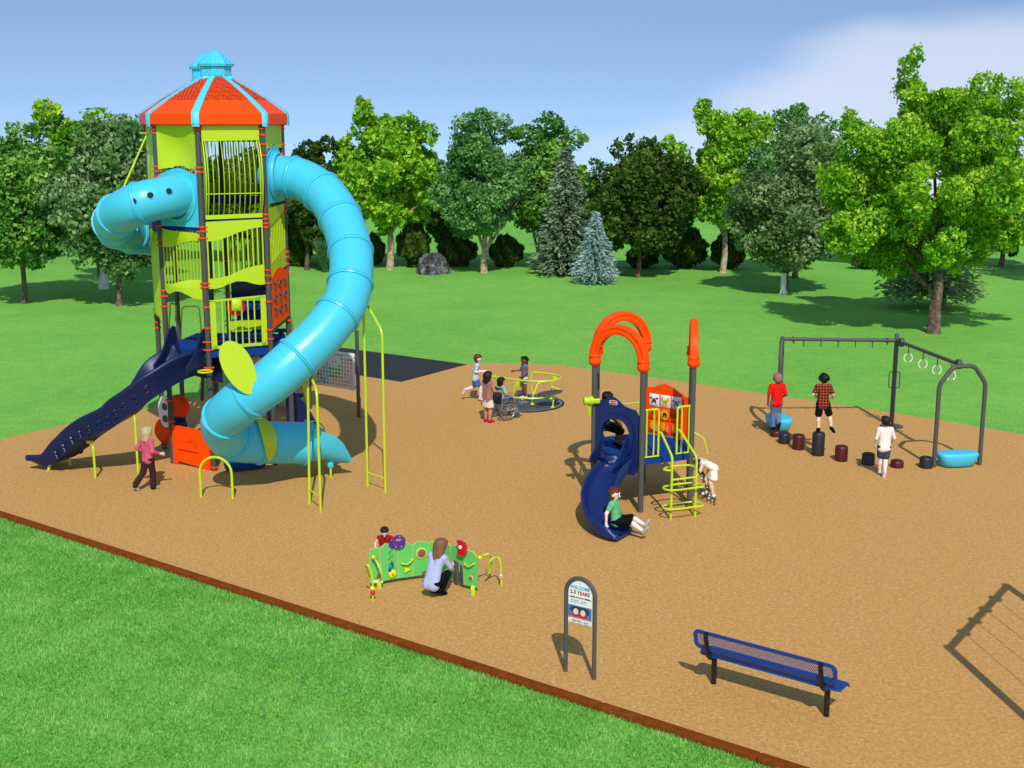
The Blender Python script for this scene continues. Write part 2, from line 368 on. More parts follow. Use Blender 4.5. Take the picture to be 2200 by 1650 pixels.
# ------------------------------------------------------------------ setting: ground, play surface, curb
def build_setting():
    # lawn: a broad flat hilltop that falls away far behind the trees
    mb=MB(); xs=list(np.linspace(-420,420,57)); ys=list(np.linspace(-60,-5,6))+list(np.linspace(0,420,57))
    def h(x,y):
        d=math.hypot(x*.75,max(0,y-0)); return -max(0,d-112)**1.5*.012
    for y in ys:
        for x in xs: mb.v.append((x,y,h(x,y)))
    nx=len(xs)
    for j in range(len(ys)-1):
        for i in range(nx-1):
            a=j*nx+i; mb.f.append([a,a+1,a+nx+1,a+nx]); mb.m.append(0)
    tag(mb.build('lawn',M['lawn'],angle=80),kind='structure',label='mown green lawn around the playground')
    # play surface
    c0=G(0,1105); c1=G(1700,1650); d=(c1-c0).normalized()
    A=c0-d*14; B=c0+d*40
    back=[G(0,945),G(160,908),G(340,872),G(440,850),G(560,822),G(640,800),G(760,786),G(900,782),G(1000,781),G(1060,780),G(1130,781),G(1230,789),G(1400,811),G(1600,840),G(1800,869),G(2000,900),G(2200,934),G(2500,985)]
    poly=[A,B,Vector((B.x+6,B.y+10,0)),Vector((34,24,0))]+back[::-1]+[G(-260,1010)]
    mb=MB(); mb.add([(p.x,p.y,.006) for p in poly],[list(range(len(poly)))]); o=mb.build('play_surface',M['sand'],smooth=False); tag(o,kind='structure',label='tan poured safety surface')
    # dark rubber ramp pad
    pad=[G(862,821),G(1004,783.5),G(860,764),G(722,746),G(560,722),G(470,760)]
    mb=MB(); mb.add([(p.x,p.y,.012) for p in pad],[list(range(len(pad)))]); tag(mb.build('rubber_path',M['rubber'],smooth=False),kind='structure',label='black rubber entry path')
    # timber curb
    n=Vector((-d.y,d.x,0)); w=.15
    mb=MB(); R=frame_axes(d); L_=(B-A).length; seg=2.4; k=int(L_/seg)
    for i in range(k):
        c=A+d*(seg*(i+.5))+n*(-w/2)
        box(mb,(c.x,c.y,.035),(seg-.008,w,.11),R,bev=.012)
    tag(mb.build('timber_edging',M['curb']),'long brown timber edging between the tan surface and the near lawn','edging')
build_setting()

# ------------------------------------------------------------------ organic bodies (distance field -> surface)
def nets(F, org, vox):
    S=F<0; nx,ny,nz=F.shape
    acc=np.zeros((nx-1,ny-1,nz-1,3)); cnt=np.zeros((nx-1,ny-1,nz-1))
    I=np.indices(F.shape).astype(float); masks=[]
    for ax in range(3):
        sl0=[slice(None)]*3; sl1=[slice(None)]*3; sl0[ax]=slice(0,-1); sl1[ax]=slice(1,None)
        sl0=tuple(sl0); sl1=tuple(sl1)
        m=S[sl0]!=S[sl1]; masks.append(m); den=np.where(m,F[sl0]-F[sl1],1.0); t=np.where(m,F[sl0]/den,0)
        pos=np.stack([I[a][sl0] for a in range(3)],-1); pos[...,ax]+=t; pos*=m[...,None]
        o=[a for a in range(3) if a!=ax]
        for du in (0,1):
            for dv in (0,1):
                sl=[slice(None)]*3; sl[o[0]]=slice(du,du+F.shape[o[0]]-1); sl[o[1]]=slice(dv,dv+F.shape[o[1]]-1); sl=tuple(sl)
                acc+=pos[sl]; cnt+=m[sl]
    act=cnt>0; idx=-np.ones(cnt.shape,int); idx[act]=np.arange(act.sum())
    V=acc[act]/cnt[act][:,None]*vox+np.array(org)
    fs=[]
    for ax in range(3):
        m=masks[ax]; o=[a for a in range(3) if a!=ax]
        c=np.argwhere(m); c=c[(c[:,o[0]]>0)&(c[:,o[1]]>0)&(c[:,o[0]]<F.shape[o[0]]-1)&(c[:,o[1]]<F.shape[o[1]]-1)]
        def at(a,b):
            q=c.copy(); q[:,o[0]]+=a; q[:,o[1]]+=b; return idx[q[:,0],q[:,1],q[:,2]]
        q=np.stack([at(-1,-1),at(0,-1),at(0,0),at(-1,0)],1)
        ins=S[c[:,0],c[:,1],c[:,2]]; flip=ins if ax!=1 else ~ins
        q[~flip]=q[~flip][:,::-1]; fs.append(q)
    return V, np.concatenate(fs)
def sdf_object(name, caps, vox, k, mat_, parent, cut=None):
    caps=[(np.array(a,float),ra,np.array(b,float),rb) for a,ra,b,rb in caps]
    lo=np.min([np.minimum(a-ra,b-rb) for a,ra,b,rb in caps],0)-3*vox; hi=np.max([np.maximum(a+ra,b+rb) for a,ra,b,rb in caps],0)+3*vox
    n=np.ceil((hi-lo)/vox).astype(int)+1; F=np.full(n,.2)
    pad=k+2*vox
    for a,ra,b,rb in caps:
        l=np.minimum(a-ra,b-rb)-pad; h=np.maximum(a+ra,b+rb)+pad
        i0=np.maximum(((l-lo)/vox).astype(int),0); i1=np.minimum(((h-lo)/vox).astype(int)+2,n)
        g=np.meshgrid(*[lo[d]+vox*np.arange(i0[d],i1[d]) for d in range(3)],indexing='ij'); p=np.stack(g,-1)
        ba=b-a; L2=max(float(ba@ba),1e-9); t=np.clip(((p-a)@ba)/L2,0,1)
        dd=np.linalg.norm(p-a-t[...,None]*ba,axis=-1)-(ra+(rb-ra)*t)
        sl=tuple(slice(i0[d],i1[d]) for d in range(3)); f=F[sl]; hh=np.maximum(k-np.abs(f-dd),0)/k
        F[sl]=np.minimum(f,dd)-hh*hh*k*.25
    if cut is not None:
        g=np.meshgrid(*[lo[d]+vox*np.arange(n[d]) for d in range(3)],indexing='ij'); F=np.maximum(F,cut(*g))
    V,Q=nets(F,lo,vox)
    me=bpy.data.meshes.new(name); me.from_pydata(V.tolist(),[],Q.tolist()); me.materials.append(mat_)
    me.polygons.foreach_set('use_smooth',[True]*len(me.polygons)); me.update()
    o=bpy.data.objects.new(name,me); COL.objects.link(o); o.parent=parent
    return o
REST=dict(pel=(0,0,.50),nek=(0,.0,.80),hd=(0,.012,.895),
  shL=(-.098,0,.775),elL=(-.13,-.01,.63),wrL=(-.14,.03,.50),shR=(.098,0,.775),elR=(.13,-.01,.63),wrR=(.14,.03,.50),
  hpL=(-.048,0,.49),knL=(-.055,.012,.27),anL=(-.055,-.005,.045),toL=(-.06,.09,.02),hpR=(.048,0,.49),knR=(.055,.012,.27),anR=(.055,-.005,.045),toR=(.06,.09,.02))
def person(label, loc, facing, H, pose, skin, outfit, hair, face=True, look=None):
    """facing: degrees of the heading in plan (0 = +X, 90 = away from camera). pose in body units (height = 1)."""
    J={k:Vector(v)*H for k,v in {**REST,**pose}.items()}
    root=bpy.data.objects.new('person',None); COL.objects.link(root); root.location=loc; root.rotation_euler=(0,0,math.radians(facing-90)); root.empty_display_size=.2
    tag(root,label,'person')
    u=H; caps=[]
    def c(a,ra,b,rb): caps.append((a,ra*u,b,rb*u))
    side=(J['hpR']-J['hpL']).normalized(); sside=(J['shR']-J['shL']).normalized()
    up=(J['nek']-J['pel']).normalized(); fwd=up.cross(side)
    hpl=J['hpL']+side*.012*u; hpr=J['hpR']-side*.012*u; sl=J['shL']+sside*.045*u; sr=J['shR']-sside*.045*u
    mid=(J['pel']+J['nek'])*.5; wl=mid-(side+sside).normalized()*.035*u; wr=mid+(side+sside).normalized()*.035*u
    torso=[(hpl,.060,wl,.050),(wl,.050,sl-up*.03*u,.056),(hpr,.060,wr,.050),(wr,.050,sr-up*.03*u,.056),(J['shL'],.034,J['shR'],.034),(J['pel'],.058,mid,.052)]
    for t in torso: c(*t)
    c(J['nek']-up*.02*u,.030,J['hd']-up*.03*u,.029)
    hdup=(J['hd']-J['nek']).normalized()
    look_=Vector(look).normalized() if look else fwd
    lf=(look_-hdup*look_.dot(hdup)).normalized(); ls=lf.cross(hdup)
    hd=J['hd']
    c(hd+hdup*.018*u-lf*.012*u,.072,hd+hdup*.02*u+lf*.004*u,.070)
    c(hd-hdup*.020*u+lf*.012*u,.055,hd-hdup*.040*u+lf*.024*u,.036)       # jaw and chin
    c(hd-hdup*.006*u+lf*.072*u,.009,hd-hdup*.018*u+lf*.082*u,.011)       # nose
    for s in (-1,1): c(hd+ls*s*.068*u-hdup*.0*u,.014,hd+ls*s*.070*u-hdup*.02*u,.010)  # ears
    for S in 'LR':
        sg=-1 if S=='L' else 1
        sh,el,wr_=J['sh'+S],J['el'+S],J['wr'+S]; c(sh,.033,el,.024); c(el,.024,wr_,.016)
        ad=(wr_-el).normalized(); inw=(sside*-sg); inw=(inw-ad*inw.dot(ad)).normalized(); nrm=ad.cross(inw).normalized()
        palm=wr_+ad*.038*u; c(wr_,.017,palm,.019); 
        wid=nrm
        for q,(o_,l_) in enumerate(((-.018,.036),(-.006,.044),(.006,.046),(.018,.040))):
            b0=palm+wid*o_*u+ad*.008*u; b1=b0+ad*l_*.5*u+inw*.006*u; b2=b1+ad*l_*.35*u+inw*.016*u
            c(b0,.0072,b1,.0066); c(b1,.0066,b2,.0056)
        tb=wr_+ad*.018*u-wid*-.016*u; c(tb,.0085,tb+ad*.024*u+wid*.018*u+inw*.008*u,.007)
        hp,kn,an,to=J['hp'+S],J['kn'+S],J['an'+S],J['to'+S]; c(hp,.054,kn,.036); c(kn,.036,kn+(an-kn)*.35,.036); c(kn+(an-kn)*.35,.036,an,.023)
        c(an-(to-an).normalized()*.015*u-(Vector((0,0,.012*u)) if False else Vector((0,0,0))),.024,to,.020)
    body=sdf_object('body',caps,.0068*H,.016*H,M[skin],root)
    def piece(name, cp, matn, k=.02, vox=.009, cut=None): return sdf_object(name,[(a,ra*u,b,rb*u) for a,ra,b,rb in cp],vox*H,k*H,M[matn],root,cut)
    g=.009
    for it in outfit:
        kind,m=it[0],it[1]
        if kind=='shirt':
            cp=[(a,ra+g,b,rb+g) for a,ra,b,rb in torso]; slv=it[2]
            cp.append((J['nek']-up*.045*u,.045,J['nek']-up*.02*u,.036))
            for S in 'LR':
                sh,el,wr_=J['sh'+S],J['el'+S],J['wr'+S]
                if slv>0: cp.append((sh,.036+g,sh+(el-sh)*min(1,slv),.033+g*.6 if slv<1 else .028+g*.6))
                if slv>1: cp.append((el,.026+g,el+(wr_-el)*(slv-1),.022+g*.4))
            hem=it[3] if len(it)>3 else 0
            if hem: 
                for a in (hpl,hpr): cp.append((a,.066,a-up*hem*u,.072))
            piece('shirt',cp,m)
        elif kind=='pants':
            ln=it[2]; cp=[(J['pel'],.058+g*.6,J['pel']+up*.02*u,.052+g*.6),(hpl,.060+g*.7,hpr,.060+g*.7)]
            for S in 'LR':
                hp,kn,an=J['hp'+S],J['kn'+S],J['an'+S]; w=it[3] if len(it)>3 else 0
                e=hp+(kn-hp)*min(1,ln); cp.append((hp,.055+g,e,.040+g+w if ln<=1 else .037+g))
                if ln>1: e2=kn+(an-kn)*min(1,ln-1); cp.append((kn,.037+g,e2,.030+g*.7+w))
            piece('trousers' if ln>1.3 else 'shorts',cp,m)
        elif kind=='skirt':
            ln=it[2]; dn=((J['knL']+J['knR'])*.5-J['pel']).normalized() if len(it)<4 else Vector(it[3])
            cp=[(hpl,.062,hpl+dn*ln*u-side*.025*u,.075),(hpr,.062,hpr+dn*ln*u+side*.025*u,.075),(J['pel'],.06,J['pel']+dn*ln*u,.085)]
            e=J['pel']+dn*(ln+.035)*u
            piece('skirt',cp,m,.03,.010,cut=lambda x,y,z:(x-e.x)*dn.x+(y-e.y)*dn.y+(z-e.z)*dn.z)
        elif kind=='shoes':
            for S in 'LR':
                an,to=J['an'+S],J['to'+S]; dd=(to-an).normalized()
                piece('shoe',[(an-dd*.018*u,.030,to+dd*.006*u,.026),(an,.028,an+(J['kn'+S]-an).normalized()*.012*u,.027)],m,.012,.010)
    hk,hm=hair[0],hair[1]
    cp=[(hd+hdup*.030*u-lf*.022*u,.074,hd+hdup*.034*u-lf*.004*u,.071),(hd-hdup*.005*u-lf*.032*u,.062,hd+hdup*.02*u-lf*.03*u,.066)]
    ftop=hd+hdup*.062*u+lf*.045*u; cp.append((ftop-lf*.02*u-ls*.03*u,.034,ftop-lf*.02*u+ls*.03*u,.034))
    if hk=='long':
        ln=hair[2]; bk=-lf
        for s in (-1,0,1):
            a=hd+hdup*.0*u+bk*.035*u+ls*s*.035*u; b=a-Vector((0,0,1))*ln*u*(1 if s==0 else .92)+bk*(hair[3] if len(hair)>3 else .02)*u
            cp.append((a,.050,b,.034))
        for s in (-1,1): cp.append((hd+hdup*.02*u-lf*.0*u+ls*s*.052*u,.030,hd-hdup*.07*u-lf*.02*u+ls*s*.058*u,.026))
    if hk=='bob':
        for s in (-1,0,1): cp.append((hd+hdup*.02*u-lf*.03*u+ls*s*.036*u,.050,hd-hdup*.055*u-lf*.028*u+ls*s*.036*u,.040))
        cp.append((hd+hdup*.05*u+lf*.042*u-ls*.03*u,.026,hd+hdup*.05*u+lf*.042*u+ls*.03*u,.026))
    if hk=='curly':
        rr=random.Random(3)
        for i in range(26):
            d=Vector((rr.gauss(0,1),rr.gauss(0,1),rr.gauss(0,1))).normalized(); 
            if d.dot(lf)>.35 and d.dot(hdup)<.5: continue
            if d.dot(hdup)<-.4: continue
            p=hd+hdup*.02*u-lf*.01*u+d*.074*u; cp.append((p,.022,p+d*.006*u,.020))
    if hk=='tail':
        a=hd+hdup*.05*u-lf*.075*u+ls*.02*u; cp.append((a,.034,a-Vector((0,0,.05*u))-lf*.03*u,.034)); 
        for s in (-1,1): cp.append((a-Vector((0,0,.04*u)),.022,a-Vector((0,0,.17*u))-lf*.02*u+ls*.025*s*u,.012))
        cp.append((hd+ls*.066*u+hdup*.02*u,.02,hd+ls*.07*u-hdup*.05*u-lf*.01*u,.014))
    if hk=='braids':
        for s in (-1,1): cp.append((hd-hdup*.03*u-lf*.02*u+ls*s*.066*u,.018,hd-hdup*.17*u+lf*.045*u+ls*s*.066*u,.010))
    fl=hd+hdup*.035*u+lf*.056*u        # keep the face clear of hair
    def cutf(x,y,z):
        a=(x-hd.x)*lf.x+(y-hd.y)*lf.y+(z-hd.z)*lf.z; b=(x-hd.x)*hdup.x+(y-hd.y)*hdup.y+(z-hd.z)*hdup.z
        cc=(x-hd.x)*ls.x+(y-hd.y)*ls.y+(z-hd.z)*ls.z
        inface=np.minimum(np.minimum(a-.022*u,(.040*u-b)),.075*u-np.abs(cc))
        low=-.10*u-b
        return np.where(low>0,-1,inface)
    piece('hair' if hk!='cap' else 'cap',cp,hm,.02,.009,cutf)
    if face:
        mb=MB()
        for s in (-1,1): ball(mb,hd+hdup*.008*u+lf*.068*u+ls*s*.026*u,.0085*u,0,8)
        o=mb.build('eyes',M['hair_black']); o.parent=root
        mb=MB(); box(mb,hd-hdup*.040*u+lf*.062*u,(.030*u,.008*u,.006*u),Matrix((ls,lf,hdup)).transposed()); o=mb.build('mouth',M['red']); o.parent=root
    return root
# ------------------------------------------------------------------ play tower
TW=dict(A=(-6.93,28.6),D=(-5.6,29.1),E=(-5.41,30.45),F=(-6.39,32.7),G=(-7.51,33.4),H=(-8.72,32.9),C=(-8.62,30.6),B=(-8.06,29.28))
TWo=['A','D','E','F','G','H','C','B']
def V2(n): return Vector((*TW[n],0))
def edge(p,q,inset=.075):
    a=V2(p) if isinstance(p,str) else Vector(p); b=V2(q) if isinstance(q,str) else Vector(q); u=(b-a).normalized(); return a+u*inset, u, Vector((0,0,1)), (b-a).length-2*inset
UZ=Vector((0,0,1))
def clamp_ring(parent, c, r=.058, h=.04, n=.0):
    mb=MB(); lathe(mb,[(r+.012,-h/2),(r+.020,-h/2+.008),(r+.020,h/2-.008),(r+.012,h/2)],c,(0,0,1),14)
    a=math.radians(n); d=Vector((math.cos(a),math.sin(a),0)); R=frame_axes(d)
    for s in (-1,1): box(mb,Vector(c)+d*s*(r+.032),(.05,.03,h*.9),R,bev=.006)
    return mb.build('clamp',M['orange_clamp'],parent)
def tower():
    t=thing('play_tower','tall play tower with orange roof, cyan tube slides and a navy slide','play tower',(-7.1,31.0,0))
    ROOF=7.93
    # posts with clamps
    cl={'A':[735,752,705,790,272,278,360,370,488,497,512,609,617,660,1004],'D':[265,276,290,310,334,461,470,480,488,580,592,608,648,708,728],'E':[270,276,310,330,440,452,541,552,567,585,688],
        'B':[270,278,286,358,368,380,485,515,528,624,636,658,860,905,926],'C':[270,278,290,560,576,665,680,692,704,950,958],'G':[560,630,690,700],'H':[],'F':[560]}
    mid={'A':5,'D':60,'E':100,'B':-20,'C':250,'G':0,'F':0,'H':0}
    for k in TWo+['N']:
        x,y=TW.get(k,(-7.35,30.9)); mb=MB(); lathe(mb,[(.062,0),(.062,ROOF+.05)],(x,y,0),UZ,20); pt=mb.build('post',M['post'],t)
        for py in cl.get(k,[794,820]):
            clamp_ring(pt,(x,y,zy(py,y)),n=mid.get(k,0))
    # roof: eave band, sloped panels, ribs, ridge, cupolas
    cen=sum((V2(k) for k in TWo),Vector((0,0,0)))/8
    c1=Vector((-6.86,30.35,0)); c2=Vector((-7.42,31.85,0)); axd=(c2-c1).normalized()
    def outp(k,off):
        p=V2(k); q=c1 if (p-c1).length<(p-c2).length else c2; return p+(p-q).normalized()*off
    def near(k): return c1 if TW[k][1]<31 else c2
    prof=[(0.0,-.03),(.0,.20),(.04,.25),(.25,.50),(.5,.76),(.74,.98),(.80,1.03)]
    def rp(k,s,z,off=.17):
        p=outp(k,off); q=near(k); return (p+(q-p)*s)+UZ*(ROOF+z)
    n=len(TWo)
    for i in range(n):
        a,b=TWo[i],TWo[(i+1)%n]; mb=MB(); vs=[]; W=8
        for s,z in prof:
            for w in range(W+1): vs.append(rp(a,s,z).lerp(rp(b,s,z),w/W))
        # underside
        fs=[(r*(W+1)+w,r*(W+1)+w+1,(r+1)*(W+1)+w+1,(r+1)*(W+1)+w) for r in range(len(prof)-1) for w in range(W)]
        m0=len(vs); vs+= [v-UZ*.02+(Vector((cen.x,cen.y,v.z))-v)*.02 for v in vs]
        fs+=[tuple(m0+q for q in f[::-1]) for f in fs]
        mb.add(vs,fs); mb.m=[1 if (q%((len(prof)-1)*W))<3*W else 0 for q in range(len(mb.f))]; rpan=mb.build('roof_panel',[M['roof_orange'],M['roof_eave']],t)
        mb=MB(); vs=[]; # rib over corner a
        pa=[rp(a,s,z) for s,z in prof]; pb=TWo[(i-1)%n]; e1=(outp(b,.2)-outp(a,.2)).normalized(); e0=(outp(pb,.2)-outp(a,.2)).normalized()
        o_=(outp(a,.2)-near(a)).normalized()
        for j,(s,z) in enumerate(prof):
            w=.095*(1-s*.35); p=pa[j]+(UZ*.018 if j>1 else UZ*0)+o_*(.02 if j<3 else .0); vs += [p+e0*w-UZ*.0, p+UZ*.006, p+e1*w]
        for j in range(len(prof)):
            pass
        fs=[]
        for j in range(len(prof)-1):
            for q in (0,1): fs.append((j*3+q,j*3+q+1,j*3+q+4,j*3+q+3))
        m0=len(vs); vs+=[v-UZ*.05-o_*.01 for v in vs]; fs+=[tuple(m0+q for q in f[::-1]) for f in fs]
        for j in range(len(prof)-1):
            for q in (0,2): fs.append((j*3+q,j*3+q+3,m0+j*3+q+3,m0+j*3+q))
        mb.add(vs,fs); mb.build('roof_rib',M['cyan_light'],t,angle=50)
    mb=MB()
    d=axd; pts=[c1+UZ*(ROOF+1.03),c2+UZ*(ROOF+1.03)]
    box(mb,(c1+c2)/2+UZ*(ROOF+1.0),((c2-c1).length+.6,.72,.10),frame_axes(axd),bev=.03); mb.build('roof_ridge',M['cyan_light'],t)
    for c in (c1,c2):
        cu=MB(); a0=math.atan2(axd.y,axd.x)
        def hexa(r,z,turn=0): return [c+Vector((math.cos(a0+turn+i*math.pi/4+math.pi/8)*r,math.sin(a0+turn+i*math.pi/4+math.pi/8)*r,ROOF+z)) for i in range(8)]
        def loft(mb,layers,cap=True):
            vs=[v for l in layers for v in l]; fs=[]
            for j in range(len(layers)-1):
                for i in range(8): i2=(i+1)%8; fs.append((j*8+i,j*8+i2,(j+1)*8+i2,(j+1)*8+i))
            if cap: fs.append(list(range(7,-1,-1))); fs.append([(len(layers)-1)*8+i for i in range(8)])
            mb.add(vs,fs)
        loft(cu,[hexa(.36,1.04),hexa(.36,1.27)])
        for i in range(8):
            a=a0+i*math.pi/4+math.pi/8*2; rr=.36*math.cos(math.pi/8); dv=Vector((math.cos(a),math.sin(a),0)); R=frame_axes(Vector((-dv.y,dv.x,0)))
            box(cu,c+dv*(rr+.004)+UZ*(ROOF+1.24),(.20,.012,.03),R); box(cu,c+dv*(rr+.004)+UZ*(ROOF+1.13),(.20,.008,.12),R)
        body=cu.build('cupola',M['cyan'],t,angle=20)
        cr=MB(); loft(cr,[hexa(.40,1.27),hexa(.43,1.28),hexa(.43,1.33),hexa(.40,1.37),hexa(.30,1.45),hexa(.17,1.58),hexa(.06,1.64)])
        cr.build('cupola_cap',M['cyan_shingle'],body,angle=20)
    # decks
    def deck(keys,z,th=.14,m='navy_deck',inset=.0):
        pts=[V2(k) if isinstance(k,str) else Vector(k) for k in keys]; c=sum(pts,Vector())/len(pts); mb=MB()
        prism(mb,[(p.x+(c.x-p.x)*inset,p.y+(c.y-p.y)*inset) for p in pts],(0,0,z-th),(1,0,0),(0,1,0),th)
        return mb.build('deck',M[m],t,smooth=False)
    z1=2.83; z2=5.66
    fr=['A','D','E',(-6.0,31.6,0),(-8.67,31.75,0),'C','B']
    deck(['A','D','E',(-5.9,31.1,0),(-7.8,31.1,0),'B'],z1,.16,'navy_deck'); deck(fr,z2,.12,'navy_deck')
    deck([(-6.0,31.6,0),'F','G','H',(-8.67,31.75,0)],6.1,.12)
    # navy side skirts seen at deck edges
    def pan(name,m,p,q,polys,off=.0,t_=.03,inset=.075,parent=t):
        o,u,v,L_=edge(p,q,inset); w=u.cross(v).normalized(); mb=MB()
        for kind,*a in polys:
            if kind=='poly': prism(mb,[(x*L_,z) for x,z in a[0]],o+w*off,u,v,t_)
            if kind=='bars':   # (x, z0, z1) , width
                for x,zb,zt in a[0]: box(mb,o+u*(x*L_)+w*(off+t_/2)+UZ*(zb+zt)/2,(a[1],t_*.9,zt-zb),frame_axes(u))
            if kind=='strip': strip(mb,[(x*L_,z) for x,z in a[0]],[(x*L_,z) for x,z in a[1]],o+w*off,u,v,t_,0,a[2] if len(a)>2 else None)
        return mb.build(name,M[m],parent,angle=50)
    Y0=28.85
    Z=lambda py,Y=Y0: zy(py,Y)
    # -- top tier, front pair A-D : valance panel + bowed bars
    pan('valance_panel','lime','A','D',[('poly',[(0,Z(303)),(1,Z(301)),(1,ROOF-.01),(0,ROOF-.01)])])
    o,u,v,L_=edge('A','D'); w=u.cross(v).normalized(); mb=MB(); zt,zb=Z(302),Z(462)
    def bow(q): return .34*math.sin(math.pi*min(1,max(0,q)))**.8
    N=11
    for i in range(N):
        x=.05+.9*i/(N-1); ps=[]
        for k in range(13):
            q=k/12; z=zt+(zb-zt)*q; ps.append(o+u*(x*L_)+w*(.02+bow(q))+UZ*z)
        R=.011 if 0<i<N-1 else .016
        for a,b in zip(ps[:-1],ps[1:]): pass
        tube(mb,ps,R,6)
    for q in (.70,):
        tube(mb,[o+u*(.02*L_)+w*(.02+bow(q))+UZ*(zt+(zb-zt)*q),o+u*(.98*L_)+w*(.02+bow(q))+UZ*(zt+(zb-zt)*q)],.013,6)
    for s in (0,1):
        top=[]; bot=[]
        vs=[]; 
        for k in range(13):
            q=k/12; z=zt+(zb-zt)*q; b=bow(q); x=(.012 if s==0 else .988)*L_
            for e in (-.012,.012): vs += [o+u*(x+e)+w*.0+UZ*z, o+u*(x+e)+w*(.03+b)+UZ*z]
        fs=[]
        for k in range(12):
            a=k*4; 
            for (p_,q_) in ((0,1),(1,3),(3,2),(2,0)): fs.append((a+p_,a+q_,a+4+q_,a+4+p_))
        mb.add(vs,fs)
    mb.build('bowed_bars',M['lime'],t)
    pan('sill_panel','lime','A','D',[('poly',[(0,Z(470)),(1,Z(468)),(1,Z(459)),(0,Z(461))])],off=0,t_=.06)
    # -- top tier left front B-A : billowed panel above cyan tunnel hood
    def curve_lo(a): return Z(362)+.0+.12*math.sin(math.pi*a)-.02+.04*math.cos(2*math.pi*a)
    top=[(i/16,ROOF-.01) for i in range(17)]; bot=[(i/16,-.06+curve_lo(i/16)-.07*(1-abs(2*i/16-1))**.5*0+(.05 if .35<i/16<.65 else 0)) for i in range(17)]
    pan('billow_panel','lime','B','A',[('strip',top,bot,lambda a,b: -.16*math.sin(math.pi*min(1,max(0,a/1.2)))*math.sin(math.pi*min(1,max(0,(ROOF-b)/1.25))))])
    # -- C-B narrow side panel, whole height
    pan('side_panel','lime','C','B',[('strip',[(i/8,ROOF-.01) for i in range(9)],[(i/8,Z(395,30)) for i in range(9)],lambda a,b:-.1*math.sin(math.pi*min(1,max(0,a/1.3))))])
    pan('side_panel','lime','C','B',[('strip',[(i/8,Z(495,30)) for i in range(9)],[(i/8,Z(685,30)+.15*math.sin(3*i/8)) for i in range(9)],lambda a,b:.1*math.sin(math.pi*min(1,max(0,a/1.3))))])
    # -- D-E top panel and rear panels
    pan('valance_panel','lime','D','E',[('strip',[(i/10,ROOF-.01) for i in range(11)],[(i/10,Z(318,29.7)+.10*math.exp(-((i/10-.5)/.12)**2)) for i in range(11)])])
    for p,q in (('E','F'),('F','G'),('G','H'),('H','C')):
        bars=[(.06+.88*i/11,6.3,7.45) for i in range(12)]
        pan('rear_panel','lime',p,q,[('poly',[(0,7.45),(1,7.45),(1,ROOF-.01),(0,ROOF-.01)]),('poly',[(0,6.15),(1,6.15),(1,6.4),(0,6.4)]),('bars',bars,.022)])
    # -- second tier slotted wavy panels
    def wavy(name,p,q,top_l,top_r,slT,slB,bot,nb,bend=None,Yv=Y0,bw=.030):
        o,u,v,L_=edge(p,q)
        n=25; xs=[i/(n-1) for i in range(n)]
        T_=lambda a: Z(top_l+(top_r-top_l)*a,Yv)
        A_=lambda a: Z(np.interp(a,[s[0] for s in slT],[s[1] for s in slT]),Yv)
        B_=lambda a: Z(np.interp(a,[s[0] for s in slB],[s[1] for s in slB]),Yv)
        C_=lambda a: Z(np.interp(a,[s[0] for s in bot],[s[1] for s in bot]),Yv)
        bars=[(.015+(.97)*i/nb,B_(i/nb)-.02,A_(i/nb)+.02) for i in range(nb+1)]
        return pan(name,'lime',p,q,[('strip',[(x,T_(x)) for x in xs],[(x,A_(x)) for x in xs],bend and bend[0]),('strip',[(x,B_(x)) for x in xs],[(x,C_(x)) for x in xs],bend and bend[1]),('bars',bars,bw)],t_=.028)
    sm=lambda pts:[(a,b) for a,b in pts]
    wavy('slotted_panel','A','D',475,472,[(0,517),(.2,515),(.4,507),(.6,498),(.8,492),(1,489)],[(0,597),(.2,595),(.35,592),(.6,580),(.8,573),(1,570)],[(0,618),(.12,618),(.22,616),(.35,609),(.5,604),(.65,605),(.8,611),(.9,614),(1,613)],11)
    wavy('slotted_panel','B','A',492,499,[(0,532),(.2,532),(.4,526),(.6,519),(.8,515),(1,514)],[(0,612),(.2,611),(.35,608),(.5,603),(.7,598),(1,597)],[(0,624),(.1,631),(.2,632),(.32,626),(.42,624),(.55,624),(.7,630),(.85,637),(1,639)],11,
         (lambda a,b:.12*math.sin(math.pi*min(1,a/.9))*max(0,min(1,(b-5.2)*3)), lambda a,b:.14*math.sin(math.pi*min(1,max(0,a/1.2)))*max(0,min(1,(4.62-b)*3))),29.0,.022)
    wavy('slotted_panel','D','E',446,440,[(0,482),(.3,478),(.6,468),(1,456)],[(0,562),(.3,556),(.6,545),(1,534)],[(0,590),(.3,592),(.5,588),(.7,580),(1,577)],10,None,29.8,.022)
    for p,q in (('F','G'),('G','H'),('H','C'),('E','F')):
        bars=[(.05+.9*i/10,3.9,5.0) for i in range(11)]
        if (p,q) in (('F','G'),('E','F')): pan('rear_panel','lime',p,q,[('poly',[(0,5.0),(.5,5.15),(1,5.3),(1,5.5),(0,5.5)]),('poly',[(0,3.75),(.5,3.65),(1,3.8),(1,4.0),(0,3.9)]),('bars',bars,.026)])
    # -- third tier: gate A-D with red disc toy
    pan('gate_panel','lime','A','D',[('poly',[(.02,Z(746)),(.98,Z(744)),(.98,Z(738)),(.02,Z(740))]),('poly',[(0,Z(646)),(1,Z(640)),(1,Z(636)),(0,Z(642))]),
        ('poly',[(.0,Z(745)),(.10,Z(745)),(.10,Z(643)),(.0,Z(643))]),('poly',[(.90,Z(744)),(1,Z(744)),(1,Z(639)),(.90,Z(639))]),('bars',[(.10+.8*i/7,Z(742),Z(641)) for i in range(1,7)],.028)],t_=.03,off=.02)
    o,u,v,L_=edge('A','D'); w=u.cross(v).normalized()
